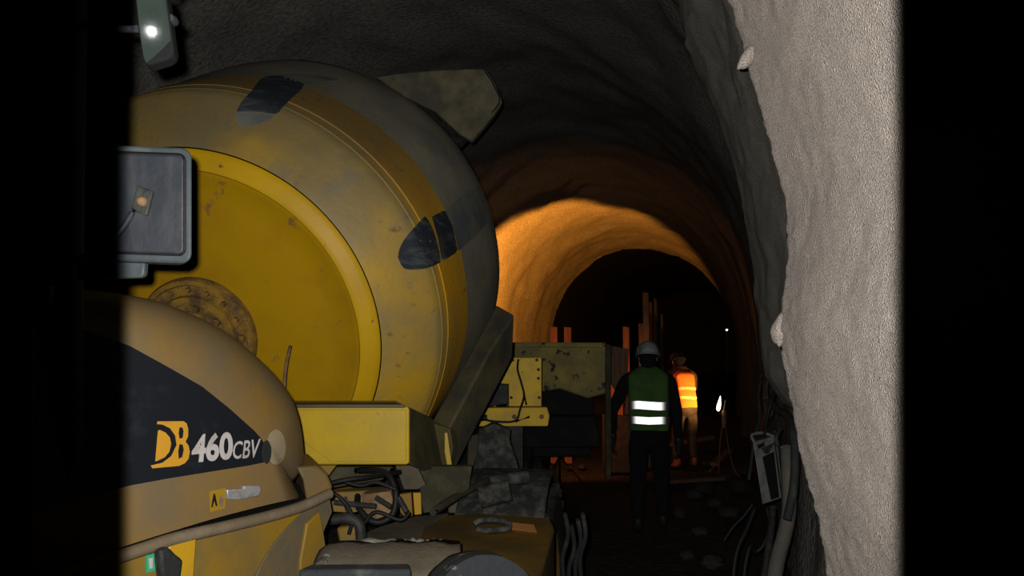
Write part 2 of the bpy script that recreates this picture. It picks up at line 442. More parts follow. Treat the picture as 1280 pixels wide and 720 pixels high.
# body: cone from the end plate, two ribs, cylinder, rear cone
body = [(.899, .030), (.93, .045), (1.118, .190), (1.138, .212), (1.146, .232), (1.137, .238), (1.149, .246), (1.156, .270), (1.163, .303), (1.155, .309), (1.166, .316), (1.185, .45), (1.205, .69), (1.235, .85), (1.262, 1.05), (1.285, 1.25), (1.292, 1.40), (1.27, 1.52), (1.20, 1.72),
        (1.02, 2.05), (.80, 2.45), (.60, 2.80), (.50, 2.95), (.46, 2.96), (.46, 2.6), (0, 2.4)]
bm = lathe(body, 128)
wm = bm.copy(); wm.transform(DM); bmesh.ops.recalc_face_normals(wm, faces=wm.faces[:])
drum = obj('drum', bm, M_drum, T, sm=28)
drum.matrix_basis = DM
def onto_drum(o):                        # sub-parts are built in world space
    o.matrix_parent_inverse = Matrix.Identity(4); o.matrix_parent_inverse = DM.inverted(); return o
disc_prof = [(0, .020), (.30, .020), (.66, .010), (.775, .006), (.78, .003), (.805, .003), (.806, .05), (0, .08)]
rim_prof = [(.797, .03), (.799, .000), (.805, -.009), (.813, -.010), (.832, -.003), (.868, .012), (.884, .020), (.893, .030), (.890, .045), (.88, .06), (.797, .06)]
ep = obj('end_plate', lathe(disc_prof, 128, M=DM), M_disc, drum, sm=40); onto_drum(ep)
rg = obj('end_plate_rim', lathe(rim_prof, 128, M=DM), mat('rubbed_bright_yellow', (.58, .345, .002), .5, dust=(.42, .245, .006), amount=.42, scale=2.6, soft=.2, speck=(.14, .09, .03), speck_scale=14, speck_at=.69, bump=.06), drum, sm=30, label='brighter rubbed yellow rim'); onto_drum(rg)
hubp = [(0, -.030), (.13, -.030), (.135, -.012), (.165, -.012), (.17, -.034), (.205, -.034), (.21, -.008), (.255, -.008), (.262, -.022), (.283, -.022), (.292, .0), (.292, .03), (0, .03)]
hb = lathe(hubp, 72, M=DM)
for i in range(16):
    a = 2 * PI * i / 16
    lathe([(0, -.034), (.014, -.034), (.014, .0), (0, .0)], 6, hb, DM @ Matrix.Translation((.235 * math.cos(a), .235 * math.sin(a), 0)))
for i in range(8):
    a = 2 * PI * i / 8 + .2
    lathe([(0, -.05), (.02, -.05), (.02, -.02), (0, -.02)], 6, hb, DM @ Matrix.Translation((.15 * math.cos(a), .15 * math.sin(a), 0)))
onto_drum(obj('hub_flange', hb, M_hub, drum, sm=30))
# navy paint shapes
dbvh = bvh_of(wm)
def smooth_poly(P, k=5):
    Q = catmull([(x, y, 0) for x, y in P] + [(P[0][0], P[0][1], 0)], k)[:-1]
    return [(q.x, q.y) for q in Q]
nose = [(497, 322), (499, 311), (506, 298), (516, 286), (528, 273), (532, 272), (540, 286), (546, 305), (550, 325), (546, 330), (534, 335), (518, 337), (504, 335)]
onto_drum(drape(smooth_poly(nose, 3), dbvh, .004, M_blue, 'navy_nose_stripe', drum, 3))
onto_drum(drape([(539, 271), (553, 264), (556, 264), (565, 283), (571, 312), (568, 317), (555, 325), (551, 324), (547, 300)], dbvh, .004, M_blue, 'navy_stripe', drum, 3))
onto_drum(drape([(557, 264), (573, 247), (592, 236), (606, 228), (615, 258), (617, 268), (596, 293), (572, 314), (566, 284)], dbvh, .004, M_bluegrey, 'dusty_navy_stripe', drum, 3))
onto_drum(drape(smooth_poly([(296, 140), (302, 128), (313, 116), (322, 104), (330, 97.5), (352, 95.5), (380, 106), (366, 122), (352, 136), (345, 143), (320, 140)], 2), dbvh, .004, M_blue, 'navy_upper_stripe', drum, 3))
onto_drum(drape(smooth_poly([(295, 143), (300, 140), (318, 141), (343, 145), (332, 152), (318, 157), (303, 159), (297, 154)], 2), dbvh, .004, M_bluegrey, 'dusty_upper_stripe', drum, 3))
onto_drum(drape([(340, 95), (366, 93), (400, 95), (425, 100), (400, 103), (382, 106)], dbvh, .004, M_bluegrey, 'dusty_top_stripe', drum, 3))

# discharge hopper above the mouth
hop = [(470, 96), (500, 91), (545, 87), (607, 85), (612, 93), (620, 106), (628, 127), (618, 143), (604, 160), (590, 176), (575, 168), (545, 140), (500, 118)]
bm = slabY(hop, 5.55, .09)
outer = [at(p[0], p[1], 5.55) for p in hop]
h = obj('discharge_hopper', bm, mat('hopper_cement', (.095, .09, .066), .9, dust=(.20, .175, .10), amount=.48, scale=6, bump=.6, bump_scale=20), T, sm=30, bevel=.012)
cen = sum(outer, Vector()) / len(outer)
bm = bmesh.new()
lip = [p + (cen - p) * .06 + Vector((0, -.02, 0)) for p in outer]
tube(lip[3:8], .006, 8, bm)
obj('hopper_rim', bm, M_greyd, h, sm=60)
bm = prism([p + (cen - p) * .12 + Vector((0, .09, 0)) for p in outer], (-.30, .42, -.16)); obj('hopper_throat', bm, M_greyd, h, bevel=.01)
bm = bmesh.new(); cyl(bm, at(520, 140, 5.7), (-1.9, 6.0, .9), .04)
obj('hopper_strut', bm, M_greyd, T)

# ---- hood
HP1 = at(161, 560, 1.9); HP1.z = 1.3
hd = Vector((.502, .865, 0)).normalized(); hn = Vector((hd.y, -hd.x, 0))
D = .20
cols = [((40, 720), (40, 388), (40, 356)), ((161, 681), (161, 431), (161, 370)), ((215, 664), (210, 458), (215, 386)), ((265, 649), (252, 482), (262, 408)),
        ((310, 637), (288, 511), (304, 440)), ((343, 629), (318, 537), (335, 472)), ((362, 625), (344, 566), (354, 507)), ((376, 622), (366, 603), (369, 572))]
def hood_cols():
    out = []
    for i in range(len(cols) - 1):
        for j in range(6):
            t = j / 6; c = []
            for k in range(3):
                P = [cols[max(i - 1, 0)][k], cols[i][k], cols[i + 1][k], cols[min(i + 2, len(cols) - 1)][k]]
                c.append(tuple(.5 * (2 * P[1][m] + (P[2][m] - P[0][m]) * t + (2 * P[0][m] - 5 * P[1][m] + 4 * P[2][m] - P[3][m]) * t * t + (3 * P[1][m] - P[0][m] - 3 * P[2][m] + P[3][m]) * t ** 3) for m in (0, 1)))
            out.append((c, i + t))
    out.append((cols[-1], len(cols) - 1)); return out
bm = bmesh.new(); rows = []
HC = hood_cols(); NV = 10; NA = 12
for (B, Tt, S), u in HC:
    wrap = max(0, (u - 5.6) / 1.4)
    off = -.10 * wrap * wrap
    p0 = HP1 + hn * off
    b3 = hit(B[0], B[1], p0, hn); t3 = hit(Tt[0], Tt[1], p0, hn); s3 = hit(S[0], S[1], HP1 - hn * D, hn)
    row = [b3 + (t3 - b3) * (k / NV) for k in range(NV + 1)]
    V = s3 - t3; nn = hn * V.dot(hn); tt = V - nn
    for k in range(1, NA + 1):
        a = k / NA * PI / 2; row.append(t3 + tt * math.sin(a) + nn * (1 - math.cos(a)))
    row.append(s3 - hn * .3 + Vector((0, 0, -.005))); row.append(s3 - hn * .9 + Vector((0, 0, -.02)))
    rows.append(row)
last = [p - hn * .12 + hd * .015 for p in rows[-1]]; rows.append(last)
rows.append([p - hn * .9 for p in last[:]])
vr = [[bm.verts.new(p) for p in r] for r in rows]
for A, B in zip(vr, vr[1:]):
    for i in range(len(A) - 1): bm.faces.new((A[i], A[i + 1], B[i + 1], B[i]))
hbv = bvh_of(bm)
hood = obj('hood', bm, M_hood, T, sm=60)
st = [(40, 640), (161, 607), (210, 598), (260, 590), (310, 582), (334, 577), (333, 560), (326, 548), (318, 539), (288, 512), (252, 483), (210, 459), (161, 432), (40, 390)]
drape(st, hbv, .002, M_black, 'black_sticker', hood, 4)
def circ(cx, cy, rx, ry, a0=0, a1=360, n=20):
    return [(cx + rx * math.cos(math.radians(a0 + (a1 - a0) * i / n)), cy + ry * math.sin(math.radians(a0 + (a1 - a0) * i / n))) for i in range(n + (0 if a1 - a0 == 360 else 1))]
z4 = lambda P: [(160 + x / 3.6, 520 + y / 3.6) for x, y in P]
# DB sign: orange block letter with the black bow cut into it
drape(z4([(128, 24), (246, 23), (260, 34), (267, 58), (266, 92), (255, 115), (268, 132), (274, 160), (268, 192), (252, 212), (225, 224), (105, 235), (98, 222), (150, 210), (190, 180), (214, 130), (208, 88), (185, 55), (150, 38), (126, 36)]), hbv, .0040, M_orange, 'orange_letter', hood, 2)
drape(z4([(138, 62), (165, 74), (184, 96), (190, 125), (182, 160), (162, 185), (124, 203), (118, 203), (130, 66)]), hbv, .0040, M_orange, 'orange_half_moon', hood, 2)
drape(z4([(226, 50), (240, 52), (244, 68), (240, 98), (226, 102), (222, 76)]), hbv, .0055, M_black, 'letter_counter', hood, 1)
drape(z4([(226, 126), (240, 128), (245, 150), (238, 184), (222, 192), (220, 158)]), hbv, .0055, M_black, 'letter_counter', hood, 1)
def lettering(text, quad, bvh, off, material, name, parent, bold=.0):
    cu = bpy.data.curves.new('t', 'FONT'); cu.body = text; cu.offset = bold; cu.resolution_u = 4
    ob = bpy.data.objects.new('t', cu); COL.objects.link(ob)
    dg = bpy.context.evaluated_depsgraph_get(); me = bpy.data.meshes.new_from_object(ob.evaluated_get(dg))
    xs = [v.co.x for v in me.vertices]; ys_ = [v.co.y for v in me.vertices]
    x0, x1, y0, y1 = min(xs), max(xs), min(ys_), max(ys_)
    bm = bmesh.new(); bm.from_mesh(me)
    bpy.data.objects.remove(ob); bpy.data.curves.remove(cu); bpy.data.meshes.remove(me)
    TL, TR, BR, BL = [Vector(q) for q in quad]
    for v in bm.verts:
        u = (v.co.x - x0) / (x1 - x0); w = (v.co.y - y0) / (y1 - y0)
        p = (BL * (1 - u) + BR * u) * (1 - w) + (TL * (1 - u) + TR * u) * w
        v.co = Vector((p.x, p.y, 0))
    return stick(bm, bvh, off, material, name, parent)
lettering('460', ((241, 543), (290, 538.5), (290, 574), (237, 579)), hbv, .004, M_white, 'number_lettering', hood, .035)
lettering('CBV', ((291, 552), (325, 548), (321, 572), (289, 574)), hbv, .004, M_white, 'letter_lettering', hood, .012)
drape(circ(344, 559, 12, 22), hbv, .0035, mat('tan_sticker', (.24, .195, .12), .7, bump=0), 'round_sticker', hood, 1)
drape(circ(332, 565, 6, 15, 0, 360, 14), hbv, .0045, M_greyd, 'worn_patch', hood, 1)
drape([(261, 614), (281, 610), (281, 635), (262, 640)], hbv, .002, mat('label_yellow', (.27, .165, .008), .6, bump=0), 'yellow_label', hood, 1)
drape([(263, 634), (266, 617), (268, 617), (271, 632), (269, 633), (267, 626), (265, 634)], hbv, .003, M_black, 'label_mark', hood, 1)
drape([(273, 620), (278, 618), (279, 633), (273, 634)], hbv, .003, M_rust, 'label_mark', hood, 1)
# chrome latch
q = lambda x, y, o=.0: hit(x, y, HP1 + hn * o, hn)
bm = prism([q(284, 612, .012), q(305, 611, .012), q(306, 607, .012), q(325, 607, .012), q(327, 612, .012), q(325, 620, .012), q(300, 625, .012), q(285, 624, .012)], -hn * .02)
obj('hood_latch', bm, M_chrome, hood, bevel=.003)
# lip rail under the hood
lipP = [(40, 728), (100, 708), (161, 690), (220, 671), (280, 657), (330, 645), (375, 632), (412, 615)]
bm = bmesh.new()
tube([hit(x, y + 2, HP1 + hn * .035, hn) for x, y in lipP], .017, 10, bm)
rail = obj('lip_rail', bm, mat('rail_tan', (.13, .10, .06), .65, dust=(.19, .155, .10), amount=.4, scale=9, bump=.2), T, sm=60)
bm = bmesh.new(); a_ = [hit(x, y - 6, HP1 - hn * .03, hn) for x, y in lipP]; b_ = [hit(x, y + 6, HP1 - hn * .03, hn) for x, y in lipP]
va = [bm.verts.new(p) for p in a_]; vb = [bm.verts.new(p) for p in b_]; vc = [bm.verts.new(p - hn * .8) for p in a_]
for i in range(len(va) - 1): bm.faces.new((va[i], va[i + 1], vb[i + 1], vb[i])); bm.faces.new((va[i], va[i + 1], vc[i + 1], vc[i]))
obj('hood_gap_shade', bm, M_hose, T)  # black strip stands in for the shade in the gap below the hood
# lower side panel with the wheel-arch edge, and the recessed arch lining
ppl = lambda P, o: [hit(x, y, HP1 + hn * o, hn) for x, y in P]
low = [(40, 730), (161, 694), (220, 676), (280, 661), (330, 649), (375, 636), (414, 616), (400, 625), (378, 641), (360, 658), (344, 677), (330, 698), (318, 722), (300, 770), (288, 830), (40, 850)]
side = obj('side_panel', prism(ppl(low, .03), -hn * .03), M_lower, T, bevel=.006)
arch = [(412, 617), (398, 626), (376, 642), (358, 660), (342, 680), (328, 702), (316, 730), (300, 800), (392, 800), (395, 700), (404, 668), (416, 640)]
obj('wheel_arch', prism(ppl(arch, .012), -hn * .35), mat('arch_shaded', (.12, .085, .035), .75, dust=(.08, .07, .045), amount=.52, scale=6, bump=.2), T, bevel=.004)  # shade inside the arch put into its duller, darker colour
obj('arch_bracket', prism(ppl([(384, 655), (400, 640), (405, 665), (413, 720), (415, 760), (374, 760), (376, 700)], .022), -hn * .04), M_lower, T, bevel=.004)
# tan corner block where hood, beam and fender meet
obj('fender_corner', prism([at(371, 584, 2.44), at(398, 582, 2.50), at(409, 592, 2.52), at(417, 611, 2.52), at(400, 622, 2.5), at(384, 630, 2.46), at(379, 600, 2.44)], (-.12, .30, 0)), M_hood, T, bevel=.01)
# bright latch bracket, dirty clamp and green tag on the side panel
br = obj('latch_bracket', prism(ppl([(214, 671), (246, 671), (240, 760), (205, 760), (210, 690)], .045), -hn * .02), M_bright, side, bevel=.004)
bm = prism(ppl([(200, 688), (212, 684), (222, 694), (230, 700), (226, 730), (205, 735), (201, 705)], .07), -hn * .03)
obj('rubber_clamp', bm, M_greyd, side, bevel=.008)
obj('green_tag', prism(ppl([(183, 694), (195, 692), (194, 713), (183, 716)], .036), -hn * .005), M_green_tag, side)
obj('tag_stripe', prism(ppl([(186, 698), (191, 697), (191, 710), (187, 711)], .038), -hn * .003), M_white, side)

# ---- box beam in front of the drum
beam = obj('box_beam', prism([at(360, 510, 3.16), at(366, 507, 3.16), at(508, 507, 3.16), at(512, 511, 3.16), at(512, 578, 3.16), at(509, 581, 3.16), at(366, 581, 3.16), at(360, 560, 3.16)], (-.09, .30, .0)), M_beam, T, bevel=.006)
obj('beam_face_plate', prism([at(368, 512, 3.155), at(368, 543, 3.155), at(414, 577, 3.155), at(508, 577, 3.155), at(508, 512, 3.155)], (0, -.006, 0)), M_beam, beam, bevel=.002)
obj('beam_top_edge', prism([at(352, 505.5, 3.15), at(503, 505.5, 3.15), at(509, 508, 3.15), at(506, 510, 3.15), at(352, 510, 3.15)], (-.05, .10, 0)), M_tanp, beam, bevel=.003)
obj('beam_end_plate', prism([at(512, 509, 3.17), at(541, 523, 3.75), at(557, 592, 3.72), at(530, 590, 3.5), at(512, 580, 3.17)], (-.03, .05, 0)), M_beamgrey, T, bevel=.004)
# inclined cradle channel right of the drum
A_ = [at(538, 530, 3.80), at(560, 490, 3.92), at(590, 438, 4.05), at(620, 380, 4.25)]
B_ = [at(560, 538, 3.70), at(582, 497, 3.82), at(612, 440, 3.96), at(643, 393, 4.14)]
C_ = [at(566, 592, 3.80), at(590, 545, 3.92), at(615, 497, 4.06), at(641, 447, 4.25)]
E_ = [at(548, 588, 3.95), at(566, 540, 4.1), at(590, 490, 4.2), at(612, 440, 4.4)]
bm = bmesh.new(); g = [[bm.verts.new(p) for p in R_] for R_ in (A_, B_, C_, E_)]
for k in range(4):
    R1, R2 = g[k], g[(k + 1) % 4]
    for i in range(3): bm.faces.new((R1[i], R1[i + 1], R2[i + 1], R2[i]))
bm.faces.new([r[0] for r in g]); bm.faces.new([r[-1] for r in g])
cr = obj('cradle_channel', bm, mat('channel_steel', (.085, .073, .032), .8, dust=(.035, .034, .026), amount=.5, scale=4, bump=.2), T, sm=20, bevel=.012)
obj('channel_foot', prism([at(540, 528, 3.76), at(562, 536, 3.68), at(566, 560, 3.66), at(560, 592, 3.66), at(552, 592, 3.7)], (.02, .12, 0)), M_beamgrey, T, bevel=.006)
obj('channel_edge_strip', prism([at(556, 541, 3.655), at(559, 541, 3.655), at(563, 570, 3.655), at(566, 592, 3.655), at(561, 592, 3.655), at(556, 565, 3.655)], (0, .01, 0)), M_beam, T)
# roller bracket, olive plate and struts under the drum
obj('support_plate', prism([at(500, 583, 3.45), at(590, 583, 3.55), at(586, 612, 3.55), at(538, 640, 3.45), at(529, 642, 3.45), at(524, 610, 3.45)], (0, .06, 0)), M_olive, T, bevel=.005)
obj('gusset_plate', prism([at(494, 582, 3.38), at(521, 582, 3.38), at(532, 606, 3.38), at(522, 612, 3.38), at(505, 612, 3.38)], (0, .03, 0)), M_tanp, T, bevel=.004)
obj('yellow_bracket', prism([at(516, 616, 3.36), at(526, 616, 3.36), at(527, 643, 3.36), at(518, 644, 3.36)], (0, .02, 0)), M_bright, T, bevel=.003)
obj('rear_yellow_bracket', prism([at(498, 618, 3.4), at(514, 616, 3.4), at(516, 645, 3.4), at(507, 648, 3.4), at(500, 640, 3.4)], (0, .03, 0)), M_lower, T, bevel=.004)
obj('cross_member', prism([at(406, 616, 3.1), at(480, 612, 3.2), at(484, 634, 3.2), at(440, 641, 3.1), at(410, 640, 3.1)], (0, .08, 0)), M_lower, T, bevel=.006)
obj('brace_plate', prism([at(385, 582, 3.05), at(420, 582, 3.05), at(404, 604, 3.05), at(388, 598, 3.05)], (0, .03, 0)), M_lower, T, bevel=.004)
bm = bmesh.new(); tube([at(445, 588, 3.2), at(480, 590, 3.12), at(494, 612, 3.08), at(492, 640, 3.06), at(478, 652, 3.05), at(462, 650, 3.05), at(448, 634, 3.08), at(447, 620, 3.15)], .013, 8, bm)
obj('hydraulic_hose', bm, M_hose, T, sm=60)
bm = bmesh.new(); tube([at(405, 606, 3.0), at(432, 600, 3.0), at(462, 596, 3.05), at(500, 590, 3.2)], .010, 8, bm)
obj('hydraulic_hose', bm, M_hose, T, sm=60)
bm = bmesh.new(); tube([at(413, 650, 2.9), at(436, 648, 2.9), at(449, 656, 2.9), at(452, 680, 2.9)], .021, 8, bm)
obj('coolant_hose', bm, M_greyd, T, sm=60)
bm = bmesh.new(); tube([at(541, 640, 3.3), at(575, 618, 3.55), at(610, 600, 3.9)], .018, 8, bm)
obj('hydraulic_pipe', bm, M_olive, T, sm=60)
obj('engine_plate', prism([at(388, 584, 3.3), at(490, 584, 3.3), at(478, 600, 3.3), at(440, 606, 3.3), at(404, 612, 3.3)], (0, .04, 0)), M_olive, T, bevel=.004)
obj('valve_block', prism([at(452, 618, 3.1), at(488, 614, 3.1), at(496, 640, 3.1), at(470, 650, 3.1), at(456, 642, 3.1)], (0, .10, 0)), M_rust, T, bevel=.006)
obj('pump_body', prism([at(420, 660, 3.0), at(444, 657, 3.0), at(446, 676, 3.0), at(424, 680, 3.0)], (0, .10, 0)), M_lower, T, bevel=.01)
for a_, b_ in (((430, 622), (436, 640)), ((470, 622), (489, 634)), ((498, 622), (508, 640)), ((418, 628), (470, 633))):
    bm = bmesh.new(); cyl(bm, at(*a_, 3.06), at(*b_, 3.04), .011, 10); obj('fitting', bm, M_greyd, T)
for k, P_ in enumerate((((424, 600), (450, 607), (470, 603), (495, 612)), ((455, 655), (470, 640), (500, 650), (512, 640)), ((405, 612), (425, 622), (440, 645), (436, 668)))):
    bm = bmesh.new(); tube([at(*p, 3.02 - .02 * k) for p in P_], .008, 7, bm); obj('wiring_loom', bm, M_hose, T, sm=60)
# rust drip rod on the end plate
bm = bmesh.new(); tube([at(363, 432, 3.45), at(357, 462, 3.42), at(354, 505, 3.35)], .008, 8, bm); obj('dipstick', bm, M_rust, T, sm=60)
# chassis, turret ring, deck
hv = Vector((math.sin(.16), math.cos(.16), 0)); hs = Vector((hv.y, -hv.x, 0))
RZ = Matrix.Rotation(-.16, 3, 'Z')
def chas(c, s): bm = bmesh.new(); box(bm, c, s, RZ); return bm
obj('chassis', chas(Vector((-.95, 3.8, .62)), (.9, 4.6, .34)), M_greyd, T, bevel=.01)
obj('turret_ring', lathe([(0, .79), (.72, .79), (.72, .92), (.66, .92), (.66, .86), (0, .86)], 48, M=Matrix.Translation((-1.15, 4.9, 0))), M_greyd, T)
bm = prism([Vector((-1.5, 4.55, .86)), Vector((-.55, 4.7, .86)), Vector((-.45, 5.1, 1.25)), Vector((-1.75, 4.95, 1.25))], (.05, .5, 0)); obj('drum_cradle', bm, M_greyd, T, bevel=.01)
deckp = [at(520, 641, 3.42), at(600, 640, 3.50), at(690, 645, 3.4), at(693, 660, 3.2), at(672, 722, 2.45), at(655, 760, 2.15), at(380, 790, 2.0), at(455, 690, 2.75), at(455, 664, 3.0)]
for p in deckp: p.z = 1.0
deck = obj('engine_deck', prism(deckp, (0, 0, -.34)), M_deck, T, bevel=.012)
dg = [at(458, 664, 3.1), at(475, 652, 3.2), at(520, 642, 3.40), at(560, 640, 3.45), at(530, 660, 3.2), at(524, 680, 2.9), at(460, 684, 2.85)]
for p in dg: p.z = 1.002
obj('dust_mat', prism(dg, (0, 0, .006)), M_tanp, deck)
# deck handle
bm = bmesh.new(); tube([at(592, 656, 3.05), at(600, 651, 3.06), at(620, 650, 3.08), at(636, 655, 3.06), at(633, 661, 3.02), at(612, 663, 3.0), at(596, 661, 3.0)], .012, 8, bm)

obj('deck_handle', bm, M_dustytop, deck, sm=50)
obj('handle_bar', prism([at(638, 652, 3.06), at(668, 655, 3.1), at(672, 666, 3.08), at(640, 662, 3.04)], (0, .03, -.02)), mat('orange_lit_bar', (.16, .065, .015), .6, bump=.1), deck, bevel=.004)  # orange light on the handle's end put into its colour

# ---- dusty things in the foreground: mudguard, step and lamp drum over the near wheel
mg = [(408, 700), (418, 690), (432, 684), (470, 679), (520, 679), (555, 681), (563, 684), (520, 705), (512, 716), (408, 716)]
bm = bmesh.new(); rows = []
for i in range(17):
    px = 404 + (575 - 404) * i / 16; row = []
    for j, (py, Y) in enumerate(((676, 2.28), (680, 2.22), (690, 2.16), (705, 2.10), (724, 2.05), (770, 2.02))):
        e = max(0, (415 - px) / 20) * 12 if px < 420 else 0
        p = at(px - (j * 5 if px < 480 else 0), py + e + 1.5 * math.sin(i * 1.3 + j), Y); p.z += .006 * nz3(p, 12)
        row.append(bm.verts.new(p))
    rows.append(row)
for A, B in zip(rows, rows[1:]):
    for i in range(5): bm.faces.new((A[i], A[i + 1], B[i + 1], B[i]))
mud = obj('mudguard', bm, M_tanp, T, sm=60)
sm_ = mud.modifiers.new('solid', 'SOLIDIFY'); sm_.thickness = .02; sm_.offset = -1
bm = bmesh.new()
for a, b in ((425, 497), (503, 528), (532, 553)):
    tube([at(a, 683, 2.27), at((a + b) / 2, 679.5 + random.random() * 2, 2.29), at(b, 681.5, 2.27)], lambda t: .013 + .006 * math.sin(t * 9) ** 2, 8, bm)
tube([at(423, 684, 2.27), at(414, 692, 2.2), at(405, 702, 2.12), at(398, 716, 2.05)], lambda t: .013 + .005 * math.sin(t * 14) ** 2, 8, bm)
obj('cement_crust', bm, M_dustcap, mud, sm=60)
obj('rubber_step', prism([at(372, 712, 1.93), at(388, 705, 2.0), at(512, 704, 2.0), at(514, 712, 1.93)], (0, 0, -.05)), mat('step_rubber', (.018, .022, .025), .8, dust=(.06, .062, .055), amount=.40, scale=12, bump=.4), T, bevel=.008)
# round dusty wheel cover at the right end
lc = at(592, 763, 2.02)
M_l = axes(lc, Vector((.35, -.9, .15)))
bm = lathe([(0, -.10), (.10, -.10), (.13, -.085), (.136, -.07), (.128, -.05), (.146, -.03), (.150, .02), (.146, .10), (0, .10)], 48, M=M_l)
for v in bm.verts: v.co += Vector((0, 0, .004 * nz3(v.co, 20)))
obj('work_light', bm, mat('crusted_black', (.016, .019, .021), .85, dust=(.20, .20, .165), amount=.38, scale=17, soft=.05, bump=.6, bump_scale=40), T, sm=50)

# ---- wheels
def wheel(name, c, axis, r, w, parent, m=M_rubber):
    M = axes(Vector(c), axis)
    pr = [(r * .56, -w * .46), (r * .70, -w * .5), (r * .88, -w * .5), (r * .95, -w * .44), (r * .965, -w * .3), (r * .97, 0), (r * .965, w * .3), (r * .95, w * .44), (r * .88, w * .5), (r * .70, w * .5), (r * .56, w * .46), (r * .56, -w * .46)]
    bm = lathe(pr, 64, M=M)
    n = 22
    for i in range(n):
        for s in (-1, 1):
            a = 2 * PI * (i + (.5 if s > 0 else 0)) / n
            R = Matrix.Rotation(a, 4, 'Z') @ Matrix.Translation((r * .975, 0, s * w * .25)) @ Matrix.Rotation(s * .6, 4, 'X')
            bmesh.ops.create_cube(bm, size=1, matrix=M @ R @ Matrix.Diagonal((r * .09, r * .10, w * .52, 1)))
    ty = obj(name, bm, m, parent, sm=30)
    bm = lathe([(0, -w * .2), (r * .2, -w * .25), (r * .25, -w * .12), (r * .45, -w * .12), (r * .52, -w * .42), (r * .57, -w * .45), (r * .57, w * .45), (r * .52, w * .42), (r * .45, w * .12), (0, w * .12)], 40, M=M)
    for i in range(8):
        a = 2 * PI * i / 8
        lathe([(0, -w * .2), (.016, -w * .2), (.016, -w * .1), (0, -w * .1)], 6, bm, M @ Matrix.Translation((r * .34 * math.cos(a), r * .34 * math.sin(a), 0)))
    obj('wheel_rim', bm, M_lower if parent is T else M_greyd, ty, sm=30)
    return ty
wheel('wheel', (.04, 4.05, .50), hs, .52, .40, T)
wheel('wheel', (-2.35, 4.45, .54), hs, .56, .40, T)
wheel('wheel', (-.22, 5.75, .54), hs, .56, .40, T)
wheel('wheel', (-2.15, 6.0, .54), hs, .56, .40, T)
bm = bmesh.new(); cyl(bm, (.04, 4.05, .5), (-2.35, 4.45, .54), .07); obj('front_axle', bm, M_greyd, T)
bm = bmesh.new(); cyl(bm, (-.22, 5.75, .54), (-2.15, 6.0, .54), .07); obj('rear_axle', bm, M_greyd, T)
# curved dusty mudguards over the middle wheel
def guard(c, r, w, a0, a1, m, name):
    M = axes(Vector(c), hs); bm = bmesh.new(); rows = []
    up = M.inverted().to_3x3() @ Vector((0, 0, 1)); base = math.atan2(up.y, up.x)
    for i in range(15):
        a = base + a0 + (a1 - a0) * i / 14
        rows.append([bm.verts.new(M @ Vector((math.cos(a) * rr_, math.sin(a) * rr_, zz))) for rr_, zz in ((r - .06, -w / 2), (r - .01, -w / 2), (r, -w / 2 + .02), (r, 0), (r, w / 2 - .02), (r - .01, w / 2), (r - .06, w / 2))])
    for A, B in zip(rows, rows[1:]):
        for i in range(6): bm.faces.new((A[i], A[i + 1], B[i + 1], B[i]))
    o = obj(name, bm, m, T, sm=50); s = o.modifiers.new('s', 'SOLIDIFY'); s.thickness = .012
    return o
guard((.0, 4.10, .50), .60, .44, -.75, .75, M_dustytop, 'mudguard_middle')
# knee-shaped dusty frame left of the middle wheel
bm = slab([(578, 640, 4.12), (589, 596, 4.12), (597, 562, 4.15), (599, 537, 4.2), (618, 530, 4.25), (634, 535, 4.25), (639, 560, 4.25), (650, 588, 4.25), (690, 595, 4.2), (692, 606, 4.2), (640, 603, 4.2),
           (624, 590, 4.2), (612, 585, 4.2), (604, 600, 4.15), (597, 622, 4.15), (589, 641, 4.12)], (0, .06, 0))
bmesh.ops.subdivide_edges(bm, edges=bm.edges[:], cuts=4, use_grid_fill=True)
for v in bm.verts: v.co += Vector((.010 * nz3(v.co, 8), .02 * nz3(v.co, 7, 2), .010 * nz3(v.co, 8, 4)))
obj('support_frame', bm, M_dustytop, T, sm=60)
obj('support_web', prism([at(585, 545, 4.3), at(638, 536, 4.35), at(636, 575, 4.35), at(616, 600, 4.3), at(596, 600, 4.3), at(584, 580, 4.3)], (0, .05, 0)), M_olive, T, bevel=.008)
obj('tank_panel', prism([at(560, 620, 3.9), at(598, 616, 3.9), at(597, 642, 3.9), at(560, 642, 3.9)], (0, .2, 0)), M_tanp, T, bevel=.01)
bm = bmesh.new(); cyl(bm, at(600, 622, 3.62), at(638, 613, 3.62), .05)
for v in bm.verts: v.co.z += .006 * nz3(v.co, 15)
obj('air_filter', bm, M_dustytop, T, sm=40)
bm = bmesh.new(); cyl(bm, at(612, 602, 3.7), at(660, 596, 3.75), .030)
obj('dusty_pipe', bm, M_dustytop, T, sm=40)
bm = bmesh.new()
for k, (x, y0) in enumerate(((706, 640), (714, 655), (728, 640), (722, 648))):
    tube([at(x, y0, 3.72), at(x + 4, y0 + 30, 3.70), at(x - 3, y0 + 60, 3.68), at(x + 2, y0 + 110, 3.66)], .012, 7, bm)
obj('mud_hose', bm, M_rubber, T, sm=60)

# ---- cab post and the two mirrors
bm = bmesh.new(); tube([at(86, 900, 1.9), at(86, 360, 1.72), at(92, -60, 1.62)], .03, 10, bm, curve=True)
post = obj('cab_post', bm, M_greyd, T, sm=60)
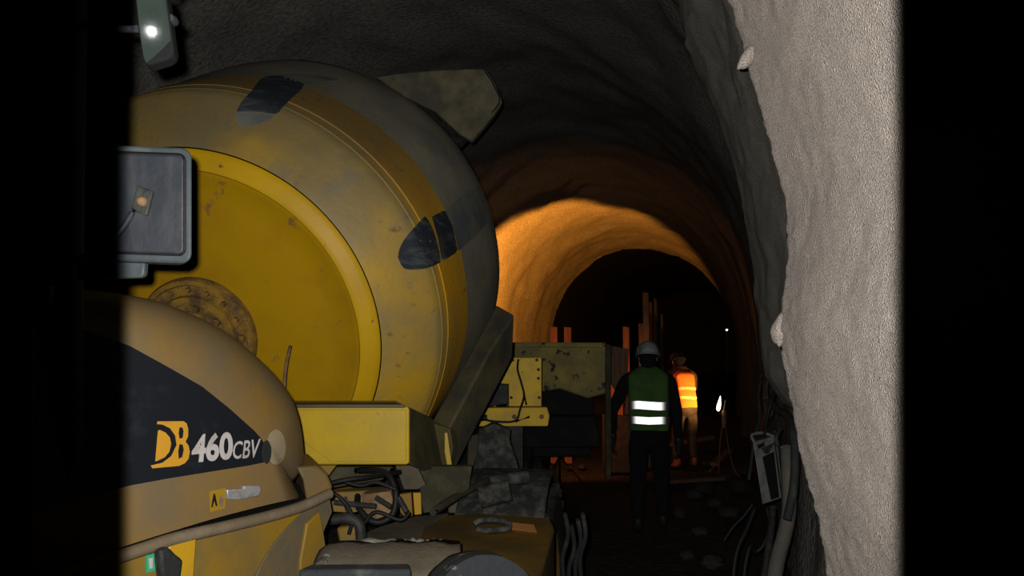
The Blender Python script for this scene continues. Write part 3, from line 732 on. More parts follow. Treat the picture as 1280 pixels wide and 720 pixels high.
# back of the square mirror: rim, shell, ball-joint pad
def rrect(x0, y0, x1, y1, r, n=5):
    P = []
    for cx, cy, a in ((x1 - r, y0 + r, -90), (x1 - r, y1 - r, 0), (x0 + r, y1 - r, 90), (x0 + r, y0 + r, 180)):
        for i in range(n + 1):
            t = math.radians(a + 90 * i / n); P.append((cx + r * math.cos(t), cy + r * math.sin(t)))
    return P
MY = 1.62
def shearp(P): return [(x, y + (x - 200) * .035) for x, y in P]
shell = obj('mirror_housing', prism([at(x, y, MY) for x, y in shearp(rrect(108, 183, 240, 328, 13))], (-.026, .045, 0)), M_rim, T, bevel=.006)
obj('mirror_back', prism([at(x, y, MY - .003) for x, y in shearp(rrect(118, 193, 230, 317, 8))], (0, .02, 0)), M_plastic, shell, bevel=.005)
# thin groove frame around the back
g0 = [at(x, y, MY - .004) for x, y in shearp(rrect(117, 192, 231, 318, 8))]
bm = bmesh.new(); tube(g0 + [g0[0]], .0028, 6, bm, curve=False); obj('mirror_groove', bm, M_hose, shell, sm=60)
pad = [(171, 231), (191, 239), (183, 270), (163, 262)]
padz = obj('joint_pad', prism([at(x, y, MY - .012) for x, y in pad], (0, .015, 0)), M_greyd, shell, bevel=.003)
bm = bmesh.new(); lathe([(0, -.012), (.008, -.010), (.011, -.004), (.011, .004), (0, .004)], 16, bm, axes(at(178, 252, MY - .012), Vector((0, 1, 0)))); obj('joint_bolt', bm, M_rust, shell, sm=50)
bm = bmesh.new(); tube([at(168, 262, MY - .01), at(140, 300, MY - .02), at(86, 330, 1.70)], .006, 8, bm); obj('mirror_arm', bm, M_plastic, T, sm=60)
obj('lower_bracket', prism([at(95, 326, MY + .03), at(181, 327, MY + .03), at(180, 343, MY + .03), at(176, 347, MY + .03), at(95, 350, MY + .03)], (0, .02, 0)), M_rim, T, bevel=.004)
# upper lamp-like mirror at the top
um = [(167, -12), (207, -14), (213, 30), (217, 62), (216, 69), (208, 74), (188, 80), (181, 80), (178, 74), (172, 35)]
ub = obj('upper_mirror', prism([at(x, y, 1.55) for x, y in um], (-.008, .045, 0)), mat('matt_black', (.012, .013, .013), .95, bump=0, spec=.1), T, bevel=.006)
um_c = (195, 32)
sd = ray(196, 47).normalized(); sp = at(196, 47, 1.53)
bs = bmesh.new(); bmesh.ops.create_uvsphere(bs, u_segments=256, v_segments=128, radius=.55, matrix=Matrix.Translation(sp + sd * .55 + Vector((-.01, 0, .012))))
drape([(um_c[0] + (x - um_c[0]) * .9, um_c[1] + (y - um_c[1]) * .95) for x, y in um], bvh_of(bs), 0, M_mirrorglass, 'upper_mirror_glass', ub); bs.free()
bm = bmesh.new(); lathe([(0, -.014), (.008, -.012), (.011, 0), (.009, .012), (0, .014)], 20, bm, axes(at(215.5, 25, 1.57), Vector((0, 1, 0)))); obj('mirror_knob', bm, M_plastic, ub, sm=50)
bm = bmesh.new(); tube([at(172, 36, 1.57), at(150, 36, 1.6), at(90, 30, 1.635)], .008, 8, bm); tube([at(212, -10, 1.58), at(214, -40, 1.6), at(92, -60, 1.63)], .008, 8, bm)
obj('upper_mirror_arm', bm, M_plastic, T, sm=60)

# ================================================================ the dumper further in
Dp = thing('site_dumper', 'dirty yellow dumper with a crusted skip, standing beyond the mixer drum', 'dumper', (.4, 6.9, 0))
# skip: upright upper wall, sloped lower wall
sk = [(600, 431), (755, 430), (762, 434), (762, 470), (758, 492), (735, 498), (700, 486), (676, 490), (600, 492)]
skip = obj('skip', slabY(sk, 6.9, 1.5), M_skip, Dp, bevel=.02)
obj('skip_rim', slabY([(600, 428), (757, 428), (757, 435), (600, 434)], 6.87, 1.55), M_skip, skip, bevel=.01)
obj('skip_rib', slabY([(757, 430), (764, 431), (764, 600), (757, 600)], 6.86, .06), M_olive, Dp, bevel=.006)
obj('rear_board', slabY([(763, 432), (786, 436), (784, 480), (780, 508), (763, 478)], 7.9, .04), M_woodd, Dp, bevel=.006)
obj('dumper_chassis', slabY([(600, 520), (745, 520), (752, 560), (600, 560)], 7.3, 1.2), mat('shade_black', (.005, .005, .006), .8, dust=(.014, .013, .011), amount=.4, scale=6, bump=.2), Dp, bevel=.02)  # near-black colour holds the shade under the skip
obj('dumper_engine', slabY([(620, 486), (742, 486), (744, 530), (738, 571), (620, 573)], 7.5, .8), MATS['shade_black'], Dp, bevel=.02)
for x, y in ((.12, 7.75), (-1.0, 7.75), (.25, 9.4), (-.75, 9.4)): wheel('wheel', (x, y, .44), Vector((1, -.25, 0)), .46, .3, Dp)
bm = bmesh.new(); cyl(bm, (.12, 7.75, .44), (-1.0, 7.75, .44), .06); cyl(bm, (.25, 9.4, .44), (-.75, 9.4, .44), .06); cyl(bm, (-.4, 7.7, .44), (-.25, 9.4, .44), .1); obj('axle', bm, M_greyd, Dp)
# yellow plate with bar and cables (nearest end)
PY = 5.6
pl = obj('rear_plate', slabY([(636, 447), (677, 447), (677, 508), (636, 508), (636, 480), (619, 479)], PY, .05), M_dumpy, T, bevel=.006)
bar = obj('bumper_bar', slabY([(592, 510), (684, 509), (687, 520), (685, 533), (594, 533), (597, 524)], PY - .06, .12), M_dumpy, T, bevel=.008)
for x, y in ((641, 450), (671, 450), (673, 462), (639, 497), (674, 497), (673, 473)):
    bm = bmesh.new(); lathe([(0, -.006), (.010, -.006), (.012, 0), (0, .0)], 8, bm, axes(at(x, y, PY), Vector((0, 1, 0)))); obj('bolt', bm, M_greyd, pl)
for x, y in ((643, 521), (677, 521)):
    bm = bmesh.new(); lathe([(0, -.01), (.016, -.01), (.018, 0), (0, .0)], 8, bm, axes(at(x, y, PY - .06), Vector((0, 1, 0)))); obj('bolt', bm, M_rust, bar)
bm = bmesh.new(); tube([at(648, 449, PY - .02), at(647, 462, PY - .03), at(652, 480, PY - .03), at(655, 495, PY - .04), at(650, 512, PY - .09), at(644, 526, PY - .09), at(620, 527, PY - .09), at(604, 524, PY - .09)], .008, 8, bm)
tube([at(655, 492, PY - .03), at(658, 506, PY - .05)], .008, 8, bm); tube([at(644, 527, PY - .09), at(662, 521, PY - .09)], .009, 8, bm)
obj('light_cable', bm, M_hose, T, sm=60)
bm = bmesh.new(); cyl(bm, at(596, 523, PY - .09), at(609, 522, PY - .09), .022, 14); obj('cable_plug', bm, M_hose, T)
obj('lamp_box', slabY([(600, 480), (634, 480), (636, 482), (636, 505), (598, 511)], PY - .04, .14), M_greyd, T, bevel=.01)
bm = bmesh.new(); box(bm, Vector((.02, 5.74, 1.10)), (.12, .16, .86)); box(bm, Vector((-.35, 5.74, .80)), (.8, .12, .14)); obj('rear_frame', bm, M_greyd, T)

# ================================================================ formwork planks
def plank(x0, x1, y0, Y, m, label, zb=0.0, lean=0.0):
    a = at(x0, y0, Y); b = at(x1, y0, Y)
    bm = prism([Vector((a.x, Y, a.z)), Vector((b.x, Y, b.z - .01)), Vector((b.x + lean, Y, zb)), Vector((a.x + lean, Y, zb))], (0, .045, 0))
    return tag(obj('wooden_plank', bm, m, None, bevel=.004), label, 'plank', 'upright planks behind the dumper')
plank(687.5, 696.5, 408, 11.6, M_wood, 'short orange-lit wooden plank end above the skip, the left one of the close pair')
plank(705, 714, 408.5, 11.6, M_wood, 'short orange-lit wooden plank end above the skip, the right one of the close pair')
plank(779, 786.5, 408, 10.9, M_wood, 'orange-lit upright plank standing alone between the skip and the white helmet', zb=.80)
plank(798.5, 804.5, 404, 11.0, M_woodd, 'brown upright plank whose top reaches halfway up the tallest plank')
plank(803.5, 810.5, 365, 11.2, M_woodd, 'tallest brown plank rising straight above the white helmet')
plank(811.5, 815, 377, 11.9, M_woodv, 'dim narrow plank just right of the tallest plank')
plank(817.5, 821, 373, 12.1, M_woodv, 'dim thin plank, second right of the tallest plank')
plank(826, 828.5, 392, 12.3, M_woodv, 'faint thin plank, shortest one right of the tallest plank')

o = plank(763, 778.5, 474, 10.8, M_wood, 'wide orange-red lit board end seen between the skip and the walking person', zb=.80)
bm = bmesh.new(); box(bm, Vector((1.52, 10.86, .40)), (.42, .36, .80))
for v in bm.verts: v.co += Vector((.02 * nz3(v.co, 3), .02 * nz3(v.co, 4), 0))
tag(obj('concrete_block', bm, M_stone, None, bevel=.02), 'dark concrete block under the orange-lit board behind the walking person', 'block')
o.name = 'formwork_board'; o['category'] = 'board'; del o['group']
# ================================================================ people
def skel_mesh(J, E, root, sub=2):
    """J: name -> (co, radius or (rx, ry)); E: edges. grows one skinned surface and returns a bmesh"""
    names = list(J); me = bpy.data.meshes.new('s')
    me.from_pydata([J[n][0] for n in names], [(names.index(a), names.index(b)) for a, b in E], [])
    o = bpy.data.objects.new('s', me); COL.objects.link(o)
    s = o.modifiers.new('k', 'SKIN'); s.use_smooth_shade = True
    for i, n in enumerate(names):
        r = J[n][1]; r = r if isinstance(r, tuple) else (r, r)
        me.skin_vertices[0].data[i].radius = r; me.skin_vertices[0].data[i].use_root = (n == root)
    ss = o.modifiers.new('u', 'SUBSURF'); ss.levels = ss.render_levels = sub
    dg = bpy.context.evaluated_depsgraph_get(); dg.update()
    m2 = bpy.data.meshes.new_from_object(o.evaluated_get(dg))
    bm = bmesh.new(); bm.from_mesh(m2)
    bpy.data.objects.remove(o); bpy.data.meshes.remove(me); bpy.data.meshes.remove(m2)
    return bm
def fuse(bm, vox=.010, it=2):
    me = bpy.data.meshes.new('f'); bm.to_mesh(me); bm.free()
    o = bpy.data.objects.new('f', me); COL.objects.link(o)
    r = o.modifiers.new('r', 'REMESH'); r.mode = 'VOXEL'; r.voxel_size = vox
    s = o.modifiers.new('m', 'SMOOTH'); s.iterations = it; s.factor = .5
    dg = bpy.context.evaluated_depsgraph_get(); dg.update()
    m2 = bpy.data.meshes.new_from_object(o.evaluated_get(dg))
    b2 = bmesh.new(); b2.from_mesh(m2)
    bpy.data.objects.remove(o); bpy.data.meshes.remove(me); bpy.data.meshes.remove(m2)
    return b2
def ell(bm, c, s, R=None, seg=20):
    M = Matrix.Translation(c) @ (R.to_4x4() if R else Matrix.Identity(4)) @ Matrix.Diagonal((*s, 1))
    bmesh.ops.create_uvsphere(bm, u_segments=seg, v_segments=seg // 2 + 2, radius=1, matrix=M)
def place(bm, M): bm.transform(M); return bm
def person(loc, yaw, label, pose, vest, trouser_m, boot_m, helmet_m, jacket_m, vox=.011):
    """local frame: x = the person's right, y = the way they face"""
    P = thing('person', label, 'person', loc)
    M = Matrix.Translation(loc) @ Matrix.Rotation(yaw, 4, 'Z')
    J = {k: Vector(v) for k, v in pose.items()}
    def hand(side, J2, E2):
        w, h = J['wrist' + side], J['hand' + side]; d = (h - w).normalized()
        sx = 1 if side == 'R' else -1
        fwd = Vector((0, 1, 0)); fwd = (fwd - d * fwd.dot(d)).normalized()     # row of fingers runs front to back
        inn = d.cross(fwd) * 1; inn = inn if inn.x * sx < 0 else -inn
        pc = h + d * .03
        J2['palm' + side] = (pc, (.036, .020)); E2.append(('wristb' + side, 'palm' + side))
        for i, (o_, ln) in enumerate(((.030, .072), (.010, .082), (-.010, .076), (-.029, .060))):
            b = pc + fwd * o_ + d * .035; m_ = b + d * ln * .5 + inn * .010; t = m_ + d * ln * .36 + inn * .026
            for n_, p_, r_ in (('a', b, .0105), ('b', m_, .0095), ('c', t, .008)): J2[f'f{i}{n_}{side}'] = (p_, r_)
            E2 += [('palm' + side, f'f{i}a{side}'), (f'f{i}a{side}', f'f{i}b{side}'), (f'f{i}b{side}', f'f{i}c{side}')]
        b = pc + fwd * .038 - d * .01; m_ = b + d * .03 + fwd * .022 + inn * .012; t = m_ + d * .03 + inn * .012
        for n_, p_, r_ in (('a', b, .013), ('b', m_, .011), ('c', t, .009)): J2[f't{n_}{side}'] = (p_, r_)
        E2 += [('palm' + side, 'ta' + side), ('ta' + side, 'tb' + side), ('tb' + side, 'tc' + side)]
    # body
    B = {'pelvis': (J['pelvis'], (.070, .070)), 'waist': (J['waist'], (.105, .09)), 'chest': (J['chest'], (.15, .11)), 'neckb': (J['neckb'], (.075, .065)), 'neck': (J['neck'], .055)}
    E = [('pelvis', 'waist'), ('waist', 'chest'), ('chest', 'neckb'), ('neckb', 'neck')]
    for s in 'LR':
        B['sh' + s] = (J['sh' + s], .062); B['el' + s] = (J['el' + s], .043); B['wristb' + s] = (J['wrist' + s], (.030, .025))
        B['hip' + s] = (J['hip' + s], .072); B['knee' + s] = (J['knee' + s], .060); B['calf' + s] = (J['knee' + s].lerp(J['ank' + s], .35), .050); B['ank' + s] = (J['ank' + s], .033); B['toe' + s] = (J['toe' + s], .024)
        E += [('neckb', 'sh' + s), ('sh' + s, 'el' + s), ('el' + s, 'wristb' + s), ('pelvis', 'hip' + s), ('hip' + s, 'knee' + s), ('knee' + s, 'calf' + s), ('calf' + s, 'ank' + s), ('ank' + s, 'toe' + s)]
        hand(s, B, E)
    bm = skel_mesh(B, E, 'pelvis')
    hc = J['head']; HR = (J['head'] - J['neck']).normalized().rotation_difference(Vector((0, 0, 1))).inverted().to_matrix()
    ell(bm, hc, (.076, .096, .115), HR); ell(bm, hc + HR @ Vector((0, .035, -.065)), (.056, .06, .055), HR)
    ell(bm, hc + HR @ Vector((0, .102, -.02)), (.013, .020, .026), HR, 12)           # nose
    ell(bm, hc + HR @ Vector((0, .086, -.066)), (.024, .010, .008), HR, 12)          # lips
    for s in (-1, 1):
        ell(bm, hc + HR @ Vector((s * .080, -.004, -.014)), (.011, .022, .033), HR, 12)  # ears
        ell(bm, hc + HR @ Vector((s * .032, .085, .012)), (.017, .012, .008), HR, 12)    # brow
    bm = fuse(bm, .008)
    for v in bm.verts:                       # keep the hips inside the clothes
        if .78 < v.co.z < 1.04 and abs(v.co.x) < .19 and abs(v.co.y) < .25: v.co.y = max(-.045, min(.06, v.co.y))
    obj('body', place(bm, M), M_skin, P, sm=80)
    bm = bmesh.new(); ell(bm, hc + HR @ Vector((0, -.020, -.012)), (.084, .092, .112), HR); ell(bm, hc + HR @ Vector((0, -.040, -.075)), (.060, .055, .060), HR)
    obj('hair', place(fuse(bm, .010), M), M_dark, P, sm=80)
    # jacket: torso and sleeves
    G = {'pelvis': (J['pelvis'] + Vector((0, 0, -.05)), (.158, .122)), 'waist': (J['waist'], (.152, .122)), 'chest': (J['chest'], (.172, .130)), 'neckb': (J['neckb'], (.085, .078)), 'collar': (J['neck'].lerp(J['head'], .55) + Vector((0, -.02, 0)), .074)}
    E = [('pelvis', 'waist'), ('waist', 'chest'), ('chest', 'neckb'), ('neckb', 'collar')]
    for s in 'LR':
        G['sh' + s] = (J['sh' + s], .082); G['up' + s] = (J['sh' + s].lerp(J['el' + s], .5), .066); G['el' + s] = (J['el' + s], .060); G['fo' + s] = (J['el' + s].lerp(J['wrist' + s], .5), .053); G['wr' + s] = (J['wrist' + s], .044)
        E += [('neckb', 'sh' + s), ('sh' + s, 'up' + s), ('up' + s, 'el' + s), ('el' + s, 'fo' + s), ('fo' + s, 'wr' + s)]
    bm = fuse(skel_mesh(G, E, 'pelvis'), .012)
    for v in bm.verts: v.co += v.normal * .006 * nz3(v.co, 9)
    obj('jacket', place(bm, M), jacket_m, P, sm=80)
    for s in 'LR':
        G = {'wristb' + s: (J['wrist' + s].lerp(J['el' + s], .12), .042)}; E = []
        hand(s, G, E)
        G = {k: (v[0], tuple(r * 1.22 for r in v[1]) if isinstance(v[1], tuple) else v[1] * 1.22) for k, v in G.items()}
        obj('shade_glove', place(skel_mesh(G, E, 'palm' + s), M), M_bootd, P, sm=80)  # dark covering added so the hands stay lost in the shade
    # trousers
    G = {'pelvis': (J['pelvis'], (.165, .135)), 'belt': (J['pelvis'].lerp(J['waist'], .5), (.150, .125))}; E = [('pelvis', 'belt')]
    for s in 'LR':
        G['hip' + s] = (J['hip' + s], .108); G['th' + s] = (J['hip' + s].lerp(J['knee' + s], .5), .094); G['knee' + s] = (J['knee' + s], .078); G['ca' + s] = (J['knee' + s].lerp(J['ank' + s], .45), .074)
        G['ank' + s] = (J['ank' + s] + Vector((0, 0, .05)), .068)
        E += [('pelvis', 'hip' + s), ('hip' + s, 'th' + s), ('th' + s, 'knee' + s), ('knee' + s, 'ca' + s), ('ca' + s, 'ank' + s)]
    tb = skel_mesh(G, E, 'pelvis'); ell(tb, J['pelvis'] + Vector((0, 0, -.04)), (.178, .140, .15))
    bm = fuse(tb, .012)
    for v in bm.verts: v.co += v.normal * .010 * nz3(v.co, 10, 5)
    obj('trousers', place(bm, M), trouser_m, P, sm=80)
    for s in 'LR':
        a = J['ank' + s]; t = J['toe' + s]
        G = {'top': (a + Vector((0, 0, .10)), .058), 'ank': (a, .056), 'heel': (a + (a - t).normalized() * .03 + Vector((0, 0, -.045)), .040), 'ball': (a.lerp(t, .75), (.050, .036)), 'toe': (t + (t - a).normalized() * .02, (.042, .034))}
        bm = fuse(skel_mesh(G, [('top', 'ank'), ('ank', 'heel'), ('ank', 'ball'), ('ball', 'toe')], 'ank'), .010)
        zmin = min(v.co.z for v in bm.verts)
        obj('boot', place(bm, M), boot_m, P, sm=80)
    # helmet: shell, ridge, brim
    HM = M @ Matrix.Translation(hc) @ HR.to_4x4()
    bm = bmesh.new(); rows = []
    for i in range(13):
        a = (i / 12) * PI / 2; row = []
        for k in range(40):
            b = 2 * PI * k / 40; cr_ = math.cos(a) ** .8 if a < PI / 2 - 1e-3 else 0.0
            x = .112 * cr_ * math.cos(b); y = .134 * cr_ * math.sin(b) + .004; z = .022 + .128 * math.sin(a)
            if abs(x) < .018 and y > -.14: z += .006
            row.append(bm.verts.new(HM @ Vector((x, y, z))))
        rows.append(row)
    for A, Bv in zip(rows, rows[1:]):
        for k in range(40): bm.faces.new((A[k], A[(k + 1) % 40], Bv[(k + 1) % 40], Bv[k]))
    bmesh.ops.remove_doubles(bm, verts=bm.verts[:], dist=.0005)
    hel = obj('helmet', bm, helmet_m, P, sm=50)
    s_ = hel.modifiers.new('s', 'SOLIDIFY'); s_.thickness = .004
    bm = bmesh.new(); ri = []; ro = []
    for k in range(48):
        b = 2 * PI * k / 48; ex = .007 + (.040 * max(0, math.sin(b)) ** 2) + .003 * (math.sin(b) < 0)
        ri.append(Vector((.110 * math.cos(b), .132 * math.sin(b) + .004, .026))); ro.append(Vector(((.112 + ex) * math.cos(b), (.134 + ex) * math.sin(b) + .004, .014)))
    vi = [bm.verts.new(HM @ p) for p in ri]; vo_ = [bm.verts.new(HM @ p) for p in ro]; vd = [bm.verts.new(HM @ (p - Vector((0, 0, .006)))) for p in ro]; ve = [bm.verts.new(HM @ (p - Vector((0, 0, .008)))) for p in ri]
    for k in range(48):
        n_ = (k + 1) % 48
        for A, Bv in ((vi, vo_), (vo_, vd), (vd, ve), (ve, vi)): bm.faces.new((A[k], A[n_], Bv[n_], Bv[k]))
    obj('helmet_brim', bm, helmet_m, hel, sm=50)
    bm = bmesh.new()
    for k in range(24):
        pass
    tube([HM @ Vector((.098 * math.cos(b), .105 * math.sin(b) - .004, .0)) for b in [PI * (1 + i / 16) for i in range(17)]], .012, 8, bm)
    obj('helmet_headband', bm, M_dark, hel, sm=50)
    # vest: flat-backed shell from hem to shoulder, with reflective bands
    def ring(z, w_, d_, cy, n_=6.5, N=64):
        out = []
        for k in range(N):
            b = 2 * PI * k / N; c_, s2 = math.cos(b), math.sin(b)
            out.append(Vector((w_ * math.copysign(abs(c_) ** (2 / n_), c_), cy + d_ * math.copysign(abs(s2) ** (2 / n_), s2), z)))
        return out
    base, top = vest['z0'], vest['z1']; lean = vest.get('lean', 0)
    def dims(z):
        t = (z - base) / (top - base)
        w_ = vest['w0'] + (vest['w1'] - vest['w0']) * t; d_ = .168 - .012 * t
        if t > .84: w_ *= 1 - .55 * ((t - .84) / .16) ** 1.6; d_ *= 1 - .5 * ((t - .84) / .16) ** 2
        return w_, d_, vest['cy'] + lean * (z - base)
    bm = bmesh.new(); rows = []; nzs = 40
    for i in range(nzs + 1):
        z = base + (top - base) * i / nzs; w_, d_, cy = dims(z)
        R_ = ring(z, w_, d_, cy); row = []
        inb = any(b0 - .015 < z < b1 + .015 for b0, b1 in vest['bands'])
        for p in R_:
            k = 0 if inb else .010 * nz3(p, 6) * (1 if p.y > cy else .8)
            row.append(bm.verts.new(M @ Vector((p.x * (1 + k), p.y - k * .8, p.z + (.012 * nz3(p, 3, 2) if i == 0 else 0)))))
        rows.append(row)
    for A, Bv in zip(rows, rows[1:]):
        for k in range(64): bm.faces.new((A[k], A[(k + 1) % 64], Bv[(k + 1) % 64], Bv[k]))
    vo = obj('safety_vest', bm, vest['mat'], P, sm=70)
    for b0, b1 in vest['bands']:
        bm = bmesh.new(); rows = []
        for i in range(5):
            z = b0 + (b1 - b0) * i / 4; w_, d_, cy = dims(z); row = []
            for p in ring(z, w_ + .004, d_ + .005, cy):
                zz = vest.get('sag', 0) * (abs(p.x) / .2) ** 2 * -1 + .006 * math.sin(p.x * 18 + b0 * 40)
                row.append(bm.verts.new(M @ Vector((p.x, p.y, p.z + zz))))
            rows.append(row)
        for A, Bv in zip(rows, rows[1:]):
            for k in range(64): bm.faces.new((A[k], A[(k + 1) % 64], Bv[(k + 1) % 64], Bv[k]))
        obj('reflective_band', bm, vest['tape'], vo, sm=70)
    return P

pose1 = dict(pelvis=(0, 0, .98), waist=(0, .01, 1.14), chest=(0, .02, 1.32), neckb=(0, .01, 1.475), neck=(0, .015, 1.56), head=(0, .035, 1.665),
             shL=(-.190, .01, 1.46), elL=(-.335, -.04, 1.17), wristL=(-.345, .06, .94), handL=(-.345, .09, .86),
             shR=(.190, .01, 1.46), elR=(.255, -.03, 1.15), wristR=(.27, .05, .91), handR=(.27, .08, .83),
             hipL=(-.095, .0, .90), kneeL=(-.11, .07, .50), ankL=(-.11, -.06, .12), toeL=(-.115, .09, .045),
             hipR=(.095, .0, .90), kneeR=(.11, .20, .52), ankR=(.12, .22, .10), toeR=(.13, .38, .045))
L1 = at(813, 666, 7.1)
yaw1 = -math.atan2(L1.x, 7.1)
person((L1.x, 7.1, 0), yaw1, 'person in dusty white helmet and green vest with two bright bands, walking away', pose1,
       dict(z0=1.0, z1=1.575, w0=.182, w1=.190, cy=-.0, mat=M_green, tape=M_tape, bands=((1.060, 1.125), (1.190, 1.262)), sag=.010, lean=.06),
       M_dark, M_bootd, M_helmet, M_dark)
pose2 = dict(pelvis=(0, 0, .93), waist=(0, .03, 1.08), chest=(0, .10, 1.25), neckb=(0, .17, 1.385), neck=(0, .21, 1.46), head=(0, .27, 1.55),
             shL=(-.19, .15, 1.35), elL=(-.25, .30, 1.14), wristL=(-.16, .46, 1.06), handL=(-.13, .53, 1.04),
             shR=(.19, .15, 1.35), elR=(.25, .30, 1.14), wristR=(.16, .46, 1.06), handR=(.13, .53, 1.04),
             hipL=(-.095, .0, .86), kneeL=(-.12, .05, .48), ankL=(-.13, -.02, .10), toeL=(-.15, .14, .045),
             hipR=(.095, .0, .86), kneeR=(.12, .09, .48), ankR=(.14, .05, .10), toeR=(.17, .21, .045))
M_tape2 = mat('dull_tape', (.85, .42, .16), .7, .0, bump=0)
person((2.51, 11.0, 0), math.radians(8), 'person in glowing orange safety vest and tan trousers, bending away by the wall lamp', pose2,
       dict(z0=.90, z1=1.43, w0=.135, w1=.150, cy=-.005, mat=M_orangevest, tape=M_tape2, bands=((1.02, 1.06), (1.15, 1.19)), lean=.28),
       M_tan, M_boot, M_helmetd, mat('brown_jacket', (.06, .03, .018), .9, bump=.2))

# ================================================================ lamp stand with flame-like bulb
LY = 10.5
LS = thing('lamp_stand', 'thin stand carrying a small flame-shaped lamp near the orange-vested person', 'lamp', (at(905, 585, LY).x, LY, 0))
bm = bmesh.new(); tube([at(907, 535, LY), at(911, 560, LY), at(917, 585, LY - .1), Vector((at(921, 600, LY).x, LY - .15, .0))], .010, 6, bm); obj('leg', bm, M_woodd, LS)
bm = bmesh.new(); tube([at(903, 532, LY), at(900, 555, LY), Vector((at(898, 585, LY).x, LY, .0))], .009, 6, bm); obj('leg', bm, M_woodd, LS)
bm = bmesh.new(); tube([at(909, 562, LY), at(902, 572, LY + .1), Vector((at(893, 580, LY).x, LY + .3, .0))], .009, 6, bm); obj('leg', bm, M_woodd, LS)
bm = bmesh.new(); cyl(bm, at(905, 535, LY), at(905.5, 513, LY), .030, 12, .034); obj('lamp_body', bm, M_rust, LS)
bm = bmesh.new(); cyl(bm, at(905, 514, LY), at(907, 500, LY), .012, 10); obj('lamp_neck', bm, M_greyd, LS)
fl = at(897.5, 514, LY); ft = at(900.5, 495, LY)
bm = bmesh.new(); lathe([(0, 0), (.018, .012), (.026, .05), (.022, .10), (.012, .16), (.004, .20), (0, .215)], 16, bm, axes(fl, ft - fl, Vector((1, 0, 0))))
obj('flame_bulb', bm, emit('flame_light', (1.0, .72, .38), 14), LS, sm=60, label='bright flame-shaped bulb')
bm = bmesh.new(); tube([at(905, 516, LY), at(900, 518, LY), at(897.5, 514.5, LY)], .008, 6, bm); obj('bulb_arm', bm, M_greyd, LS)
# far lamp
bm = bmesh.new(); c = at(908.4, 412.3, 30); bmesh.ops.create_icosphere(bm, subdivisions=2, radius=.038, matrix=Matrix.Translation(c))
FL = thing('tunnel_lamp', 'tiny white lamp deep in the dark tunnel', 'lamp', (c.x, 30, 0))
obj('bulb', bm, emit('far_lamp', (1, .95, .85), 8), FL); bm = bmesh.new(); cyl(bm, (c.x, 30.03, 0), (c.x, 30.03, c.z + .03), .02); obj('pole', bm, M_greyd, FL)

# floodlights (working lamps hidden behind the dumper)
def floodlight(loc, aim, label, power, colr, size, blend, radius=.12, head=.13):
    t = thing('floodlight', label, 'lamp', (loc[0], loc[1], 0))
    loc = Vector(loc); aim = Vector(aim); d = (aim - loc).normalized(); M = axes(loc, d)
    bm = lathe([(0, -.10), (head * .6, -.10), (head, .0), (head, .02), (head * .93, .02), (head * .5, -.06), (0, -.06)], 24, M=M); obj('lamp_head', bm, M_greyd, t)
    bm = bmesh.new(); tube([Vector((loc.x, loc.y, 0)), Vector((loc.x, loc.y, loc.z - .12))], .02, 8, bm)
    for k in range(3):
        a = k * 2.1; tube([Vector((loc.x, loc.y, .35)), Vector((loc.x + .3 * math.cos(a), loc.y + .3 * math.sin(a), 0))], .012, 6, bm)
    obj('stand', bm, M_greyd, t)
    ld = bpy.data.lights.new('flood', 'SPOT'); ld.energy = power; ld.color = colr; ld.spot_size = math.radians(size); ld.spot_blend = blend; ld.shadow_soft_size = radius
    lo = bpy.data.objects.new('floodlight_beam', ld); COL.objects.link(lo)
    lo.matrix_world = Matrix.Translation(loc + d * .03) @ d.to_track_quat('-Z', 'Y').to_matrix().to_4x4()
floodlight((.55, 13.6, 1.35), (-.15, 20.6, 4.15), 'sodium floodlight on a stand, hidden behind the dumper and aimed at the vault', 3300, (1.0, .33, .036), 81, .30)
floodlight((.62, 9.95, 1.05), (1.1, 12.6, .9), 'low sodium floodlight behind the skip beside the planks', 46, (1.0, .30, .07), 150, .5)
def plight(loc, power, colr, r=.03):
    ld = bpy.data.lights.new('l', 'POINT'); ld.energy = power; ld.color = colr; ld.shadow_soft_size = r
    lo = bpy.data.objects.new('lamp_glow', ld); COL.objects.link(lo); lo.location = loc
ld = bpy.data.lights.new('l', 'SPOT'); ld.energy = 80; ld.color = (1.0, .46, .13); ld.shadow_soft_size = .03; ld.spot_size = math.radians(100); ld.spot_blend = .8
lo = bpy.data.objects.new('lamp_glow', ld); COL.objects.link(lo); gp = at(897, 505, LY - .06)
lo.matrix_world = Matrix.Translation(gp) @ (Vector((2.5, 11.2, 1.15)) - gp).to_track_quat('-Z', 'Y').to_matrix().to_4x4()

# ================================================================ things on the right wall
EY = 5.0
EB = thing('electrical_cabinet', 'pale grey electrical box with dark centre, hanging tilted on the right wall', 'cabinet', (at(962, 590, EY).x, EY, at(962, 628, EY).z))
ef = [at(941, 553, EY), at(971, 544, EY + .05), at(979, 622, EY + .05), at(953, 631, EY)]
fr = obj('cabinet_body', prism(ef, (.07, .16, 0)), M_cab, EB, bevel=.008)
ei = lambda u, v: (ef[0] * (1 - u) + ef[1] * u) * (1 - v) + (ef[3] * (1 - u) + ef[2] * u) * v + Vector((0, -.006, 0))
obj('dark_panel', prism([ei(.30, .27), ei(.80, .24), ei(.82, .97), ei(.42, .97)], (0, .01, 0)), M_hose, EB, bevel=.002)
obj('warning_mark', prism([ei(.28, .13), ei(.86, .10), ei(.60, .24), ei(.44, .24)], (0, .004, 0)), M_greyd, EB)
obj('label_strip', prism([ei(.16, .06), ei(.45, .05), ei(.45, .11), ei(.16, .12)], (0, .004, 0)), M_hose, EB)
bm = bmesh.new(); tube([ei(.05, 0), ei(.0, -.12), ei(.45, -.10), ei(.92, .02)], .010, 7, bm); obj('carry_handle', bm, M_cab, EB)
